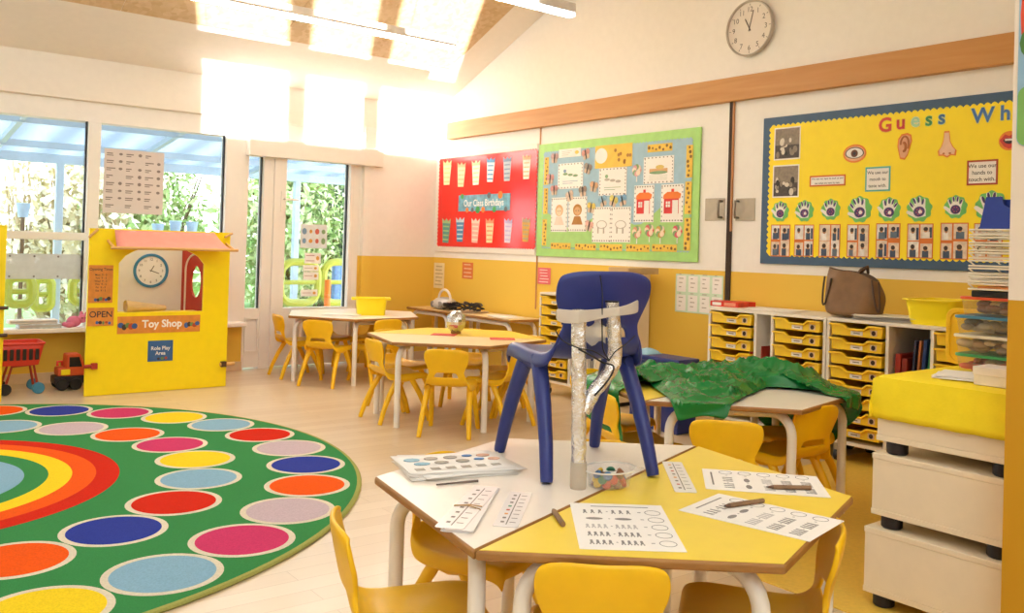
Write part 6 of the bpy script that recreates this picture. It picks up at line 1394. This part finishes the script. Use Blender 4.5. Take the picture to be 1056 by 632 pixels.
# foil tubes taped to the blue chair
M_FOIL = mat('crumpled foil', 'e8e6e4', .24, metal=.8, bump=1.0, bscale=48, var=.12, scale=30)
M_TAPE = mat('cloudy tape', 'e4dacb', .35, alpha=.62, var=.05)
M_STRING = mat('black string', '17161a', .7)
t = thing('foil_tube', 'Y shaped tube of crumpled foil strapped upright to the back of the blue chair', 'tube', on_z(597, 487, TZ))
base = on_z(597.5, 487, TZ)
# vertical plane facing the camera through the back of the chair
BK = Vector((1.686, 1.822, 0))-Vector((.2655, .964, 0))*.235
vd = Vector((base.x, base.y, 0)).normalized()
def on_v(px, py, off=0):
    """point seen at a pixel on the upright plane of the chair back"""
    v = ray(px, py); nrm = Vector((.2655, .964, 0)); k_ = (BK-nrm*off-Vector((0, 0, 0))).dot(nrm)/v.dot(nrm); return CAMP+v*k_
bz = on_v(597.5, 487); 
def crumb(pts, r, seed, n=14, m_=26):
    """dented tube"""
    pts = [Vector(p) for p in pts]; L = [0]
    for i in range(len(pts)-1): L.append(L[-1]+(pts[i+1]-pts[i]).length)
    out = []; rs = []
    for k in range(m_):
        s = L[-1]*k/(m_-1); i = max(j for j in range(len(L)) if L[j] <= s+1e-9); i = min(i, len(pts)-2); q = (s-L[i])/(L[i+1]-L[i]); out.append(pts[i].lerp(pts[i+1], q)); rs.append(r*(1+.07*noise.noise(Vector((k*.9, seed, 0))))) 
    b = MB(); b.tube(out, rs, n)
    for i, v in enumerate(b.v): b.v[i] = v+Vector((noise.noise(v*60), noise.noise(v*60+Vector((5, 0, 0))), noise.noise(v*60+Vector((0, 9, 0)))))*.0022
    return b
p0, p1 = on_v(597, 474), on_v(597, 319); low = on_v(597, 470)
crumb([Vector((low.x, low.y, TZ+.055)), on_v(597, 440), on_v(597, 400), on_v(597, 360), p1], .0185, 1).build('main_tube', M_FOIL, t, smooth=True, ang=25)
crumb([on_v(601, 424), on_v(610, 408), on_v(622, 392), on_v(633, 377), on_v(634.5, 362), on_v(633, 340), on_v(631, 311)], .0178, 2, 16, 34).build('branch_tube', M_FOIL, t, smooth=True, ang=25)
b = MB(); b.lathe([(.0195, 0), (.0205, .004), (.0205, .062), (.0195, .066)], (low.x, low.y, TZ), 24); b.build('clear_sleeve', mat('cloudy sleeve', 'd4c6b4', .3, alpha=.55), t, smooth=True)
q = on_v(631, 311); b = MB(); b.lathe([(.012, 0), (.0178, .001), (.0178, .004), (.012, .004)], q+Vector((0, 0, -.002)), 20); b.build('dark_rim', M_STRING, t, smooth=True)
# tape band, second crumpled tape, strings
t2 = thing('tape_band', 'wide cloudy tape wound round the blue chair back over the foil tubes', 'tape', on_v(615, 330)); tp_ = [(573, 324), (580, 326.5), (597, 327), (612, 325), (625, 322.5), (640, 321), (652, 318.5), (659, 315)]; hh = [13, 15, 14, 12, 10, 9, 12, 15]
def tape(i, j): x, y = tp_[i]; off = [.002, .014, .044, .03, .026, .042, .02, .004][i]; return on_v(x, y-hh[i]/2+hh[i]*j/3, off+.002*((i+j) % 2))
b = MB(); b.grid(tape, 8, 4); o = b.build('band', M_TAPE, t2, smooth=True); x = o.modifiers.new('thickness', 'SOLIDIFY'); x.thickness = .0012; x = o.modifiers.new('smooth', 'SUBSURF'); x.levels = 1; x.render_levels = 1
b = MB(); b.grid(lambda i, j: on_v(603+i*3.6, 334+j*4+3*math.sin(i*1.3+j), .012+.010*noise.noise(Vector((i, j, 3)))), 7, 6); o = b.build('crumpled_tape', mat('crinkled clear tape', 'd0cac0', .25, alpha=.5), t2, smooth=True, ang=20)
b = MB(); b.grid(lambda i, j: on_v(613+i*2.3, 327+j*5, .010+.002*(j % 2)), 4, 4); b.build('tape_end', M_TAPE, t2, smooth=True)
def string(pts, label, r=.0016):
    P_ = [on_v(x, y, o_) for x, y, o_ in pts]; Q_ = []
    for i in range(len(P_)-1):
        for k in range(4):
            q = k/4; a, b_, c_, d = P_[max(i-1, 0)], P_[i], P_[i+1], P_[min(i+2, len(P_)-1)]
            Q_.append(.5*((2*b_)+(c_-a)*q+(2*a-5*b_+4*c_-d)*q*q+(3*b_-a-3*c_+d)*q**3))
    b = MB(); b.tube(Q_+[P_[-1]], r, 6); tag(b.build('string', M_STRING, smooth=True), label, 'string', 'black strings on the blue chair')
string([(619, 284, .0), (621, 300, .012), (621, 318, .03), (621, 340, .02), (622, 360, .02), (628, 371, .03)], 'black string hanging straight down the middle of the blue chair back')
string([(573, 341, .01), (580, 351, .025), (597, 359, .045), (612, 362, .03), (628, 372, .040)], 'black string crossing the left foil tube below the tape')
string([(628, 372, .040), (634, 363, .045), (645, 355, .03), (655, 346, .012)], 'black string running from the knot to the right side of the blue chair')
string([(597, 360, .047), (612, 368, .03), (622, 374, .032), (633, 378, .042), (627, 392, .038), (613, 408, .036)], 'thicker black string twisted along the slanting foil branch', .0024)
